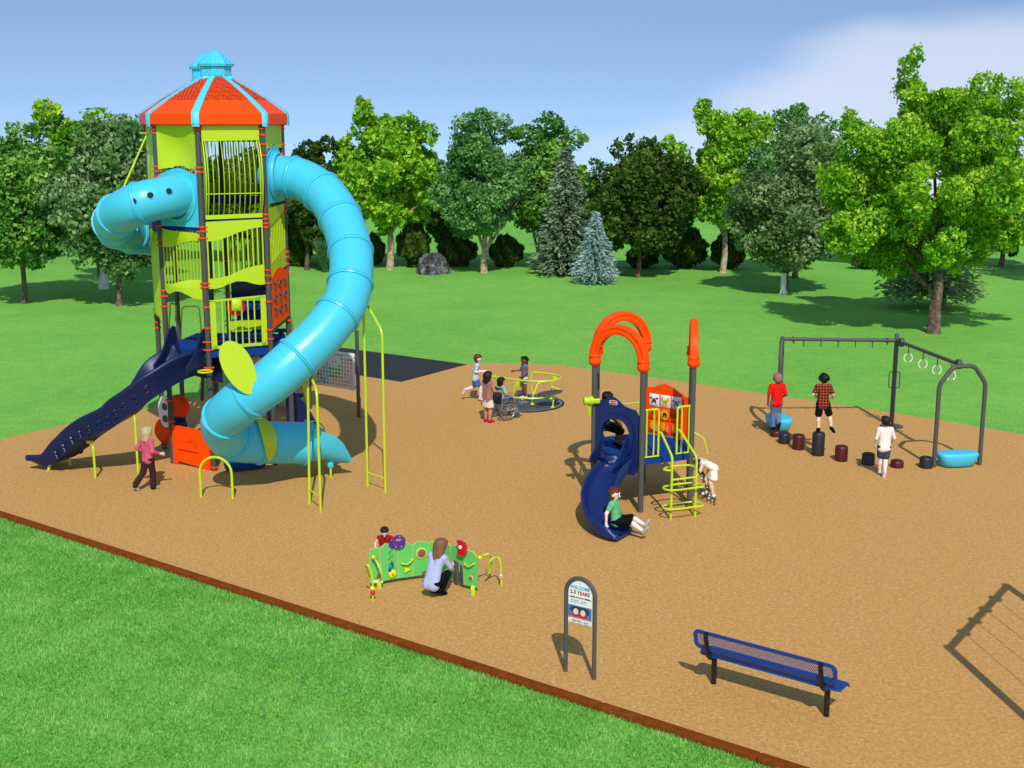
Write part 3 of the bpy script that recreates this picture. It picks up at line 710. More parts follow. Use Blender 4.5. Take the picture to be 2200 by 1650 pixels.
    mb=MB(); disc(mb,o+u*(.47*L_)-w*.05+UZ*Z(660),w,.21,.03,28); mb.build('play_disc',M['red'],t)
    mb=MB(); box(mb,o+u*(.47*L_)+w*.045+UZ*Z(655),(.22,.06,.26),frame_axes(u),bev=.02); disc(mb,o+u*(.47*L_)+w*.08+UZ*Z(660),w,.02,.03); mb.build('toy_box',M['lime'],t)
    # inner navy bulkhead + lime kick board behind the gate, steps between the decks
    mb=MB(); box(mb,(-6.15,30.6,zy(620,30.6)),(1.25,.05,.45),frame_axes(Vector((1,.25,0))),bev=.02); mb.build('bulkhead',M['navy_dark'],t)
    mb=MB(); box(mb,(-6.2,30.75,zy(668,30.75)),(1.0,.05,.5),frame_axes(Vector((1,.25,0))),bev=.02); mb.build('bulkhead',M['navy_deck'],t)
    for i in range(3):
        mb=MB(); box(mb,(-6.2,29.9+.32*i,3.02+.26*i),(1.0,.34,.06),frame_axes(Vector((1,.3,0))),bev=.015); mb.build('step',M['navy_deck'],t)
    mb=MB(); box(mb,(-6.2,29.75,3.25),(.95,.03,.22),frame_axes(Vector((1,.3,0)))); mb.build('kick_board',M['lime'],t)
    # tic-tac-toe panel D-E
    zt,zb=Z(584,29.9),Z(688,29.9)
    tt=pan('game_panel','orange','D','E',[('poly',[(0,Z(696,29.9)),(1,Z(684,29.9)),(1,Z(583,29.9)),(.8,Z(580,29.9)),(.62,Z(574,29.9)),(.38,Z(574,29.9)),(.2,Z(582,29.9)),(0,Z(592,29.9))])],t_=.05)
    o,u,v,L_=edge('D','E'); w=u.cross(v).normalized(); 
    for r in range(3):
        for c_ in range(3):
            mb=MB(); ctr=o+u*(L_*(.2+.3*c_))+w*.058+UZ*(Z(608,29.9)-.30*r)
            if (r+c_)%2: tube(mb,[ctr+u*math.cos(a)*.085+UZ*math.sin(a)*.085+w*.005 for a in np.linspace(0,2*math.pi,17)[:-1]],.018,6,True)
            else:
                for s in (-1,1): tube(mb,[ctr+u*(-.07*s)+UZ*.09+w*.005,ctr+u*.02*s+w*.005,ctr+u*(-.07*s)-UZ*.09+w*.005],.018,6)
            mb.build('game_mark',M['grey'],tt)
    pan('deck_skirt','navy_dark','D','E',[('poly',[(0,Z(706,29.8)),(1,Z(694,29.8)),(1,Z(686,29.8)),(0,Z(696,29.8))])])
    pan('deck_skirt','navy_dark','B','A',[('poly',[(0,2.1),(1,2.0),(1,2.72),(0,2.72)])],off=-.5)
    # lower play panels
    pb=pan('counter_panel','orange','B','A',[('poly',[(0,Z(998,29)),(.12,Z(1000,29)),(.14,Z(993,29)),(.8,Z(1003,28.8)),(.82,Z(1010,28.8)),(1,Z(1014,28.7)),(1,Z(930,28.7)),(.6,Z(921,28.9)),(.3,Z(918,29)),(0,Z(917,29))])],t_=.06)
    o,u,v,L_=edge('B','A'); w=u.cross(v).normalized()
    mb=MB(); box(mb,o+u*(.45*L_)+w*.075+UZ*(Z(962,29)-.02),(.62,.05,.05),frame_axes(u),bev=.015); mb.build('ledge',M['orange'],pb)
    mb=MB()
    for a in (30,60,90,120,150):
        q=math.radians(a); b0=o+u*(.45*L_)+w*.066+UZ*(Z(950,29)); tube(mb,[b0+u*math.cos(q)*.07+UZ*math.sin(q)*.05,b0+u*math.cos(q)*.2+UZ*math.sin(q)*.14],.014,6)
    mb.build('emblem',M['orange'],pb)
    # drum panel (pale half disc) and orange bubble on C-B side
    mb=MB(); cx=P(352,882,29.9); prism(mb,[(.0,.38),(-.12,.33),(-.22,.2),(-.27,0),(-.22,-.22),(-.12,-.36),(.0,-.42),(.12,-.36),(.2,-.2),(.22,0),(.2,.2),(.1,.34)],(cx.x+.05,cx.y,cx.z),(.8,-.6,0),UZ,.03)
    dp=mb.build('drum_panel',M['white'],t)
    for dz in (.10,-.2):
        mb=MB(); disc(mb,Vector((cx.x+.03,cx.y-.03,cx.z+dz)),(-.6,-.8,0),.09,.05,16); mb.build('drum',M['grey'],dp)
    mb=MB(); bc=P(386,872,30.0); lathe(mb,[(.28,0),(.28,.05),(.22,.16),(.10,.2)],bc,(-.3,-.95,0),12); mb.build('bubble_window',M['orange'],t)
    mb=MB(); bc=P(386,915,30.2); lathe(mb,[(.27,0),(.27,.05),(.2,.14),(.08,.18)],bc,(-.5,-.85,0),16); mb.build('pod_seat',M['navy'],t)
    mb=MB(); bc=P(352,925,30.3); lathe(mb,[(.3,0),(.3,.05),(.24,.1)],bc,(-.6,-.8,0),16); mb.build('round_panel',M['orange'],t)
    # lime handrails seen through the tower, diagonal stay, grab loop
    def rail(pts,r=.02,name='handrail',m='lime_metal',rad=.12,parent=t):
        mb=MB(); tube(mb,fillet(pts,rad),r,8); return mb.build(name,M[m],parent)
    rail([P(388,730,33.2),P(391,658,33.2),P(428,658,33.2),P(434,735,33.2)],.02)
    rail([P(377,690,31),P(379,655,31),P(366,650,31),P(362,720,31)],.02)
    rail([P(436,770,34.5),P(434,860,34.5)],.05,'handrail','post')
    rail([P(316,288,29.9),P(258,420,28.4)],.022,'stay_rod')
    rail([P(300,286,30.3),P(332,287,29.3)],.02,'stay_rod')
    mb=MB(); c=P(441,798,28.2); tube(mb,[c+Vector((math.cos(a)*.16,math.sin(a)*.16,0)) for a in np.linspace(0,2*math.pi,17)[:-1]],.022,8,True); mb.build('grab_loop',M['lime_metal'],t)
    # rear stair to the deck with side boards
    for i in range(7):
        mb=MB(); box(mb,(-6.35,35.2-.30*i,.36+.36*i),(.9,.34,.06),bev=.015); mb.build('step',M['navy_deck'],t)
    for s in (-1,1):
        mb=MB(); prism(mb,[(35.5,0),(35.5,.5),(33.2,3.1),(33.0,3.1),(33.0,2.5)],(-6.35+s*.47,0,0),(0,1,0),UZ,.03); mb.build('stair_board',M['lime' if s>0 else 'navy'],t)
    mb=MB(); prism(mb,[(0,.05),(.95,.05),(.5,.9),(.1,1.35),(0,1.35)],(-5.75,31.6,0),(.95,.3,0),UZ,.03); mb.build('lower_board',M['navy'],t)
    mb=MB(); box(mb,(-6.4,31.0,1.15),(1.3,1.1,.12),bev=.02); mb.build('low_deck',M['navy_deck'],t)
    mb=MB(); box(mb,(-6.25,28.75,.12),(.9,.5,.12),frame_axes(Vector((1,.4,0))),bev=.03); mb.build('low_step',M['navy_deck'],t)
    return t
def shingle(name,base,dark,sc,st=.9):
    m=mat(name,base,.45,.03,spec=.15); nt=m.node_tree; N=nt.nodes.new; L=nt.links.new; b=nt.nodes['Principled BSDF']
    tc=N('ShaderNodeTexCoord'); mp=N('ShaderNodeMapping'); mp.inputs['Rotation'].default_value=(0,0,math.radians(45)); L(tc.outputs['Object'],mp.inputs[0])
    br=N('ShaderNodeTexChecker'); br.inputs['Scale'].default_value=sc
    wv=N('ShaderNodeTexVoronoi'); wv.inputs['Scale'].default_value=sc; wv.inputs['Randomness'].default_value=.15; wv.distance='MANHATTAN'; L(tc.outputs['Object'],wv.inputs['Vector'])
    bp=N('ShaderNodeBump'); bp.inputs['Strength'].default_value=st; bp.inputs['Distance'].default_value=.12; L(wv.outputs['Distance'],bp.inputs['Height']); L(bp.outputs[0],b.inputs['Normal'])
    M[name]=m
shingle('roof_orange','fb4c00','c03804',11); M['roof_eave']=mat('roof_eave','fb4c00',.45,.03,spec=.15); shingle('cyan_shingle','4cc8de','30a0b8',14,.35)
tower_root=tower()

def tube_slide(t,name,ctrl,joints,r=.475,caps=True,n=36):
    """ctrl: list of (px,py,Y); joints: fractional indices where flanged rings sit"""
    root=bpy.data.objects.new(name,None); COL.objects.link(root); root.parent=t; root.matrix_parent_inverse=Matrix.Translation(-Vector(root_off(t)))
    pts=catmull([P(*c) for c in ctrl],12); m=len(pts)-1; nc=len(ctrl)-1
    js=sorted(set([0]+[int(j*12) for j in joints]+[m]))
    for a,b in zip(js[:-1],js[1:]):
        seg=pts[a:b+1]
        mb=MB(); tube(mb,seg,r,n,caps=False)
        L_=len(seg)
        tube(mb,seg,r-.02,n,caps=False)
        # inner wall reversed
        mb.build('tube_section',M['cyan'],root,angle=60)
    for j in js[1:-1] if len(js)>2 else []:
        d=(pts[min(j+1,m)]-pts[j-1]).normalized()
        mb=MB(); lathe(mb,[(r-.005,-.045),(r+.030,-.042),(r+.038,-.008),(r+.018,0),(r+.038,.008),(r+.030,.042),(r-.005,.045)],pts[j],d,n)
        # ring only: drop the two end caps
        mb.f=mb.f[:-2]; mb.m=mb.m[:-2]
        mb.build('flange',M['cyan'],root,angle=40)
    return root,pts
big,bp=tube_slide(tower_root,'tube_slide',[(588,374,30.0),(606,378,29.8),(652,388,29.6),(703,424,29.1),(738,486,28.4),(755,560,27.6),(744,642,26.9),(700,708,26.35),(640,768,25.95),(580,820,25.75),(516,866,25.85),(480,907,26.35),(499,943,26.95),(560,950,27.4),(620,951,27.7),(664,953,27.9)],
    [1.6,2.75,3.8,4.75,5.6,6.5,8.0,9.7,10.75,12.0,13.0,14.9],.475)
def loc_parts():
    t=tower_root
    # entrance hood on D-E for the big slide, on B-A for the tunnel
    o,u,v,L_=edge('D','E',.07); w=u.cross(v).normalized(); Z=lambda py,Y=29.8: zy(py,Y)
    def hood(p,q,ztop,zbot,zc,zsh,name='slide_hood'):
        o,u,v,L_=edge(p,q,.07); w=u.cross(v).normalized(); n=32; outer=[]; inner=[]
        for i in range(n):
            a=2*math.pi*i/n; x=math.cos(a); y=math.sin(a)
            s=1/max(abs(x),abs(y)); px_=L_/2+x*s*L_/2; 
            f=(y*s+1)/2; pz=zbot+(zsh-zbot)*f
            if y*s>.99: pz=zsh+(ztop-zsh)*max(0,math.cos((px_/L_-.5)*math.pi))**1.5
            outer.append((px_,pz)); inner.append((L_/2+x*.42,zc+y*.42))
        mb=MB(); ringpanel(mb,outer,inner,o-w*.02,u,v,.06)
        lathe(mb,[(.46,.04),(.56,.045),(.565,.075),(.52,.09),(.50,.14),(.47,.15)],o+u*L_/2+UZ*zc,w,36); mb.f=mb.f[:-2]; mb.m=mb.m[:-2]
        return mb.build(name,M['cyan'],t,angle=40)
    hood('D','E',Z(313,29.7),Z(435,29.7),P(588,374,30.0).z,Z(338,29.7))
    hood('B','A',zy(361,29),zy(486,29),P(395,425,29).z,zy(376,29))
    # exit chute
    pts=catmull([P(655,953,27.85),P(690,960,28.0),P(716,975,28.15),P(740,988,28.3)],8)
    def prof(s):
        w=.46*(1-.35*s**2); h=.42*(1-s)**.7+.05; hb=-.46+.40*s
        out=[]; n=10
        for i in range(n+1):
            a=math.pi*i/n; out.append((-w*math.cos(a)*1.0, h-(h-hb)*math.sin(a)**.8))
        for i in range(n,-1,-1):
            a=math.pi*i/n; out.append((-(w-.03)*math.cos(a), h-(h-hb-.04)*math.sin(a)**.8))
        return out
    mb=MB(); sweep(mb,pts,prof); ch=mb.build('exit_chute',M['cyan'],big,angle=60)
    # supports
    def sup(pts,r=.027,rad=.1,rung=None,parent=big,name='support_leg'):
        mb=MB(); tube(mb,fillet(pts,rad),r,10)
        if rung: tube(mb,rung,r*.6,8)
        return mb.build(name,M['lime_metal'],parent)
    b1=G(790,1046); b2=G(828,1059); 
    sup([b1,P(781,662,b1.y)]); sup([b2,Vector((b2.x,b2.y,zy(712,b2.y))),P(789,655,27.3)],rad=.15); mb=MB(); tube(mb,[b1+UZ*.33,b2+UZ*.33],.016,8); mb.build('support_rung',M['lime_metal'],big)
    b1=G(665,1083); b2=G(689,1101)
    sup([b1,P(661,800,b1.y)]); sup([b2,Vector((b2.x,b2.y,zy(840,b2.y))),P(667,806,26.1)],rad=.2); mb=MB(); tube(mb,[b1+UZ*.33,b2+UZ*.33],.016,8); mb.build('support_rung',M['lime_metal'],big)
    a=G(432,1068); b=G(500,1071); c=(a+b)/2; r_=(b-a).length/2; d=(b-a).normalized(); h=P(466,982,c.y).z
    arc=[a]+[c+d*(-math.cos(q)*r_)+UZ*(h-r_+math.sin(q)*r_) for q in np.linspace(0,math.pi,13)]+[b]
    mb=MB(); tube(mb,arc,.028,10); mb.build('support_arch',M['lime_metal'],big)
    a=P(661,905,28.6); b=G(697,1000); mb=MB(); tube(mb,fillet([Vector((a.x,28.6,.4)),a,P(683,905,28.9),P(697,918,29),Vector((P(697,918,29).x,29,0))],.15),.018,8); mb.build('support_arch',M['lime_metal'],big)
    b=G(711,1027); mb=MB(); tube(mb,[b,b+UZ*.28],.026,8); mb.build('support_leg',M['lime_metal'],big)
    mb=MB(); box(mb,b+UZ*.33,(.13,.10,.16),bev=.02); mb.build('bracket',M['cyan'],ch)
    # leaves clipped on the tube
    def leaf(c,ux,uy,L_,W,name='leaf_plate'):
        n=24; mb=MB(); poly=[]
        for i in range(n):
            a=2*math.pi*i/n; s=math.cos(a); poly.append((L_*s*.5, W*.5*math.sin(a)*(1+.0*s)*(1-.12*s)))
        prism(mb,poly,c,ux,uy,.025); return mb.build(name,M['lime'],big)
    c=P(513,790,25.3); leaf(c,(P(540,845,25.3)-P(485,735,25.3)).normalized(),(P(560,775,25.5)-P(480,810,25.3)).normalized(),1.18,.60)
    # curved leaf hugging the lower tube
    mb=MB(); vs=[]; 
    i0=int(13.0*12); ctr=bp[i0]; tt=(bp[i0+1]-bp[i0-1]).normalized(); U_=UZ; W_=tt.cross(U_).normalized()
    K=12
    for k in range(K+1):
        q=math.radians(110-150*k/K); rr=.53; wd=.17*math.sin(math.pi*k/K)**.8+.01
        nrm=W_*math.cos(q)+UZ*math.sin(q)
        for s,r2 in ((-1,0),(1,0),(1,.02),(-1,.02)): vs.append(ctr+nrm*(rr+r2)+tt*(wd*s))
    fs=[(k*4+a,k*4+(a+1)%4,(k+1)*4+(a+1)%4,(k+1)*4+a) for k in range(K) for a in range(4)]
    mb.add(vs,fs); mb.build('leaf_plate',M['lime'],big)
loc_parts()
sm_,sp_=tube_slide(tower_root,'crawl_tube',[(405,418,29.15),(392,420,28.95),(345,426,28.45),(292,440,28.25),(250,465,28.9),(248,488,30.0),(280,502,31.0),(335,510,31.6)],[1.15,2.9,3.9,4.5,5.2,6.1],.46)
def holes():
    for px,py,Y in ((363,411,28.02),(323,420,27.85),(287,433,27.8)):
        # where the sight line first meets the tube wall
        d=ray(px,py).normalized(); o=Vector((0,0,CAM_H)); T=24.0; ax=[p.lerp(q,k/6) for p,q in zip(sp_[:60],sp_[1:61]) for k in range(6)]
        while T<33:
            surf=o+d*T; ctr=min(ax,key=lambda p:(p-surf).length_squared)
            if (ctr-surf).length<.462: break
            T+=.01
        n=(surf-ctr).normalized()
        mb=MB(); lathe(mb,[(.075,-.03),(.075,.010)],surf,n,20,0); mb.build('port_hole',M['dark'],sm_)
        mb=MB(); tube(mb,[surf+n*.008+(n.orthogonal().normalized()*math.cos(a)+n.cross(n.orthogonal()).normalized()*math.sin(a))*.075 for a in np.linspace(0,2*math.pi,17)[:-1]],.007,6,True); mb.build('port_rim',M['cyan'],sm_)
holes()
def wave_slide():
    t=tower_root
    ctrl=[(415,757,29.05),(398,763,28.75),(358,782,28.45),(318,812,28.22),(282,848,28.15),(250,877,28.2),(216,898,28.25),(182,922,28.4),(150,953,28.6),(120,977,28.8),(80,976,28.95)]
    pts=catmull([P(*c) for c in ctrl],8)
    def prof(s):
        w=.43*(1-.12*s); h=.20 if s<.8 else .20*(1-(s-.8)*3.0); h=max(h,.05); b=-.44*(1-s)**.4; b=min(b,-.06)
        wob=.02*math.sin(s*40)*0
        return [(-w-.05,h-.02),(-w-.06,h-.07),(-w-.02,h-.14),(-w+.05,b),(w-.05,b),(w+.02,h-.14),(w+.06,h-.07),(w+.05,h-.02),(w+.02,h),(w-.04,h-.01),(w-.10,h-.12),(w-.2,-.05),(-w+.2,-.05),(-w+.10,h-.12),(-w+.04,h-.01),(-w-.02,h)]
    mb=MB(); sweep(mb,pts,prof); sl=mb.build('wave_slide',M['navy'],t,angle=50)
    # molded step blocks on the flanks
    for i in range(26,len(pts)-14,4):
        p=pts[i]; tt=(pts[i+1]-pts[i-1]).normalized(); lat=Vector((tt.y,-tt.x,0)).normalized(); up=lat.cross(tt)
        for s in (-1,1):
            R=Matrix((tt,lat,up)).transposed()
            mb=MB(); box(mb,p+lat*s*(.405)-up*(.07),(.15,.07,.09),R,bev=.025); box(mb,p+lat*s*(.375)-up*.19+tt*.07,(.15,.07,.08),R,bev=.025); box(mb,p+lat*s*.39-up*.13,(.05,.06,.12),R,bev=.02)
            mb.build('molded_block',M['navy'],sl)
    # fins at the top
    p=pts[4]; tt=(pts[8]-pts[1]).normalized(); flat=Vector((tt.x,tt.y,0)).normalized(); lat=Vector((flat.y,-flat.x,0))
    for s in (-1,1):
        mb=MB(); prism(mb,[(-.34,-.1),(-.36,.35),(-.33,.58),(-.26,.62),(-.13,.56),(-.0,.42),(.12,.22),(.28,.02),(.55,-.16),(.55,-.3),(0,-.25)],p+flat*.24+lat*(s*.43-.02),flat,UZ,.045)
        mb.build('fin',M['navy'],sl,angle=30)
    # supports
    def leg(pts,r=.028):
        mb=MB(); tube(mb,fillet(pts,.08),r,10); mb.build('support_leg',M['lime_metal'],sl)
    a=G(298,1033); leg([a,Vector((a.x,a.y,zy(897,a.y))),P(284,880,28.2)])
    mb=MB(); box(mb,P(283,880,28.15),(.22,.10,.04),bev=.01); mb.build('bracket',M['lime_metal'],sl)
    a=G(205,1028); leg([a,Vector((a.x,a.y,zy(960,a.y))),P(192,950,28.3)])
    mb=MB(); box(mb,P(192,949,28.2),(.12,.10,.07),bev=.01); mb.build('bracket',M['lime_metal'],sl)
    a=G(104,1012); b=G(151,1001); leg([a,P(107,996,a.y),P(120,990,28.8),P(146,988,29.0),P(150,992,b.y),b],.035)
    # navy drum under the deck entry
    mb=MB(); prism(mb,[(0,-.75),(1.25,-.55),(1.25,.05),(0,.05)],V2('B')+UZ*2.75+Vector((.05,.45,0)),(.84,-.5,0),UZ,.05); mb.build('entry_skirt',M['navy_dark'],sl)
    return sl
wave_slide()
# ------------------------------------------------------------------ small play structure
def text_mesh(s, size, o, u, v, parent, m, name='lettering', bold=0, align='CENTER', lift=.003, xs=1.0):
    cu=bpy.data.curves.new(name,'FONT'); cu.body=s; cu.size=size; cu.align_x=align; cu.extrude=.0012; cu.offset=bold
    cu.resolution_u=2
    tmp=bpy.data.objects.new(name,cu); COL.objects.link(tmp); dg=bpy.context.evaluated_depsgraph_get(); me=bpy.data.meshes.new_from_object(tmp.evaluated_get(dg)); bpy.data.objects.remove(tmp)
    u=Vector(u).normalized(); v=Vector(v).normalized(); w=u.cross(v)
    R=Matrix((u*xs,v,w)).transposed().to_4x4(); R.translation=Vector(o)+w*lift
    me.transform(R); me.materials.clear(); me.materials.append(m)
    ob=bpy.data.objects.new(name,me); COL.objects.link(ob); ob.parent=parent; ob.matrix_parent_inverse=Matrix.Translation(-Vector(root_off(parent)))
    return ob
def small_structure():
    Pt=dict(a=(1.73,26.1),b=(2.67,25.4),c=(3.76,25.88),d=(3.90,27.05),e=(2.96,27.75),f=(1.86,27.27))
    V=lambda k: Vector((*Pt[k],0))
    t=thing('toddler_play_structure','low play structure with curved navy slide and three orange arches','play structure',(2.8,26.6,0))
    TOP=3.05; DZ=1.13
    for k in 'abcdef':
        x,y=Pt[k]; mb=MB(); lathe(mb,[(.060,0),(.060,TOP)],(x,y,0),UZ,20); 
        if k=='e' or k=='c' or True: mb.build('post',M['grey'],t)
    # deck
    mb=MB(); prism(mb,[Pt[k] for k in 'abcdef'],(0,0,DZ-.12),(1,0,0),(0,1,0),.12); mb.build('deck',M['navy_deck'],t,smooth=False)
    # arches
    def arch(p,q,R_extra=.0):
        a=V(p); b=V(q); c=(a+b)/2; L_=(b-a).length; d=(b-a)/L_; w=d.cross(UZ)
        mb=MB(); N_=22
        prof=[(-.10,-.075),(-.045,-.088),(-.02,-.07),(.02,-.07),(.045,-.088),(.10,-.075),(.11,0),(.10,.075),(.045,.088),(.02,.07),(-.02,.07),(-.045,.088),(-.10,.075),(-.11,0)]
        path=[]; r=L_/2
        for i in range(N_+1):
            q_=math.pi*i/N_; path.append((c-d*math.cos(q_)*r+UZ*(TOP+.12+math.sin(q_)*r*1.06), (-d*math.cos(q_)+UZ*math.sin(q_))))
        path=[(a+UZ*(TOP+.0),-d)]+path+[(b+UZ*(TOP+.0),d)]
        n=len(prof); vs=[]
        for p_,n_ in path:
            n_=n_.normalized()
            for x,y in prof: vs.append(p_+n_*x+w*y)
        fs=[(i*n+k,i*n+(k+1)%n,(i+1)*n+(k+1)%n,(i+1)*n+k) for i in range(len(path)-1) for k in range(n)]
        mb.add(vs,fs)
        for e in (a,b):
            lathe(mb,[(.07,-.02),(.115,.02),(.135,.06),(.135,.09),(.115,.14),(.112,.17),(.128,.185),(.128,.205),(.112,.22),(.10,.25)],e+UZ*(TOP-.06),UZ,20)
        for s,e in ((1,a),(-1,b)):
            lathe(mb,[(.0,0),(.03,.01),(.02,.05),(.035,.07),(.0,.1)],e+d*s*.10+UZ*(TOP+.35),(d*s),8); 
        return mb.build('arch',M['orange'],t,angle=40)
    arch('a','b'); arch('f','e'); arch('c','d')
    # slide hood panel a-b
    a=V('a'); b=V('b'); u=(b-a).normalized(); L_=(b-a).length-.13; o=a+u*.065; w=u.cross(UZ)
    zt=zy(868,25.75); n=36; outer=[]; inner=[]
    def topz(x): return zt+.16*math.exp(-((x-.40)/.2)**2)-.10*x+.02
    for i in range(n):
        q=2*math.pi*i/n; x=math.cos(q); y=math.sin(q); s=1/max(abs(x),abs(y)); X=(x*s+1)/2; Yv=(y*s+1)/2
        outer.append((X*L_,(DZ-.35)+(topz(X)-(DZ-.35))*Yv))
        zc=(DZ+.02+zt-.30)/2; hh=(zt-.30-DZ-.02)/2
        sx=abs(x)**.8*(1 if x>0 else -1); ix=L_*.5+L_*.34*sx; iz=zc+hh*(y if y>0 else max(-1,y*1.25))
        if y<0: iz=max(iz,DZ+.02)
        inner.append((ix,iz))
    mb=MB(); ringpanel(mb,outer,inner,o,u,UZ,.05)
    ro=[]; 
    ring=[o+u*p+UZ*z+w*.06 for p,z in inner]
    ringo=[o+u*(L_*.5+(p-L_*.5)*1.22)+UZ*((z-DZ)*1.12+DZ)+w*.06 for p,z in inner]
    m_=len(ring); vs=ring+[r+w*.05 for r in ring]+[r+w*.05 for r in ringo]+ringo; fs=[]
    for i in range(m_):
        if ring[i].z<DZ+.05: continue
        j=(i+1)%m_
        fs+= [(i,j,m_+j,m_+i),(m_+i,m_+j,2*m_+j,2*m_+i),(2*m_+i,2*m_+j,3*m_+j,3*m_+i)]
    mb.add(vs,fs); hood=mb.build('slide_hood',M['navy_small'],t,angle=40)
    mb=MB(); c0=o+u*(L_*.42)+w*.052+UZ*(zt+.03); prism(mb,[(.10*math.copysign(abs(math.cos(q))**.6,math.cos(q)),.048*math.copysign(abs(math.sin(q))**.6,math.sin(q))) for q in np.linspace(0,2*math.pi,25)[:-1]],c0,u,UZ,.006); mb.build('badge_rim',M['white'],hood)
    mb=MB(); prism(mb,[(.09*math.copysign(abs(math.cos(q))**.6,math.cos(q)),.040*math.copysign(abs(math.sin(q))**.6,math.sin(q))) for q in np.linspace(0,2*math.pi,25)[:-1]],c0+w*.006,u,UZ,.004); bg=mb.build('badge',M['red'],hood)
    text_mesh('little tikes',.045,c0+w*.010-UZ*.012,u,UZ,hood,M['white'])
    # curved slide
    mid=(a+b)/2
    ctrl=[mid+UZ*(DZ+.02)-w*(-.05), P(1322,1003,25.55), P(1300,1035,25.2), P(1286,1070,24.75), P(1291,1108,24.2), P(1312,1136,23.85), P(1340,1154,23.68)]
    ctrl[0]=Vector((mid.x,mid.y,DZ+.0))+w*.05; 
    pts=catmull(ctrl,8)
    for i,p in enumerate(pts): p.z=max(.09,min(p.z,DZ))
    def prof(s):
        wd=.30+.02*s; h=.20 if s<.85 else .20*(1-(s-.85)*4.5); h=max(h,.06)
        return [(-wd-.03,h-.02),(-wd-.05,h-.06),(-wd-.03,-.02),(-wd+.06,-.07),(wd-.06,-.07),(wd+.03,-.02),(wd+.05,h-.06),(wd+.03,h-.02),(wd,h),(wd-.03,h-.02),(wd-.05,.08),(wd-.14,.0),(-wd+.14,.0),(-wd+.05,.08),(-wd+.03,h-.02),(-wd,h)]
    mb=MB(); sweep(mb,pts,prof); sl=mb.build('curved_slide',M['navy_small'],t,angle=50)
    for s in (-1,1):
        mb=MB(); prism(mb,[(-.06,-.1),(-.06,.36),(.0,.43),(.08,.40),(.16,.28),(.28,.12),(.45,0),(.45,-.12)],mid+w*.06+u*(s*.31-.015)+UZ*(DZ+.02),w,UZ,.035); mb.build('fin',M['navy_small'],sl,angle=30)
    mb=MB(); p=pts[-1]; 
    # guard rails and ladder, edge b-c
    b_=V('b'); c_=V('c'); u2=(c_-b_).normalized(); L2=(c_-b_).length; w2=u2.cross(UZ)
    def tb(pts,r=.023,name='guard_rail',m='lime_metal',rad=.07,parent=t,extra=()):
        mb=MB(); tube(mb,fillet(pts,rad),r,8)
        for e in extra: tube(mb,e,r*.75,6)
        return mb.build(name,M[m],parent)
    at=lambda x,z,off=0: b_+u2*(x*L2)+UZ*z+w2*off
    ztr=zy(880,25.5)
    for x0,x1,s in ((.06,.33,1),(.97,.70,-1)):
        xs=[x0+(x1-x0)*k for k in (.30,.65)]
        tb([at(x0,ztr+.0),at(x1,ztr+.0),at(x1,DZ+.03)],.023,extra=[[at(x,DZ+.03),at(x,ztr)] for x in [x0+(x1-x0)*.12]+xs[1:]]+[[at(x0,DZ+.04),at(x1+.02*s,DZ+.04)]])
    b1=G(1441,1117); b2=G(1493,1110)
    ld=bpy.data.objects.new('ladder',None); COL.objects.link(ld); ld.parent=t; ld.matrix_parent_inverse=Matrix.Translation(-Vector(root_off(t)))
    for (bb,x) in ((b1,.36),(b2,.74)):
        zk=zy(982,bb.y)
        tb([bb,Vector((bb.x,bb.y,zk)),at(x,zy(928,25.6))+w2*.05,at(x-.0,zy(928,25.6))],.025,'ladder_rail',rad=.1,parent=ld)
    ul=(b2-b1).normalized(); wl=ul.cross(UZ)
    for i,(py,loop) in enumerate(((1088,1),(1047,1),(1028,0),(1008,2))):
        z=zy(py,(b1.y+b2.y)/2); A_=b1+UZ*z; B_=b2+UZ*z
        if loop==1:
            q=[A_+wl*.12+ul*.06,B_+wl*.12-ul*.06,B_+wl*.10+ul*.12,B_-wl*.14+ul*.12,B_-wl*.24-ul*.08,A_-wl*.24+ul*.08,A_-wl*.14-ul*.12,A_+wl*.04-ul*.12]
            mb=MB(); tube(mb,catmull(q,4,True),.021,8,True); mb.build('rung',M['lime_metal'],ld)
        elif loop==0: tb([A_,B_],.021,'rung',parent=ld)
        else: 
            mb=MB(); tube(mb,catmull([A_,A_-ul*.12+wl*-.12,A_+ul*.06-wl*.26,B_-ul*.05-wl*.24,B_],4),.021,8); mb.build('rung',M['lime_metal'],ld)
    # animal tile panel, edge d-e (far side)
    d_=V('d'); e_=V('e'); u3=(d_-e_).normalized(); L3=(d_-e_).length; w3=u3.cross(UZ); o3=e_+u3*.065; L3-=.13
    Zp=lambda py: zy(py,27.4)
    top=[(0,Zp(837)),(.15,Zp(836)),(.3,Zp(829)),(.45,Zp(825)),(.6,Zp(829)),(.72,Zp(836)),(.85,Zp(843)),(1,Zp(848))]
    mb=MB(); prism(mb,[(x*L3,z) for x,z in top]+[(L3,DZ-.02),(0,DZ-.02)],o3,u3,UZ,.05); pn=mb.build('tile_panel',M['orange'],t)
    fc=w3 # faces the camera side
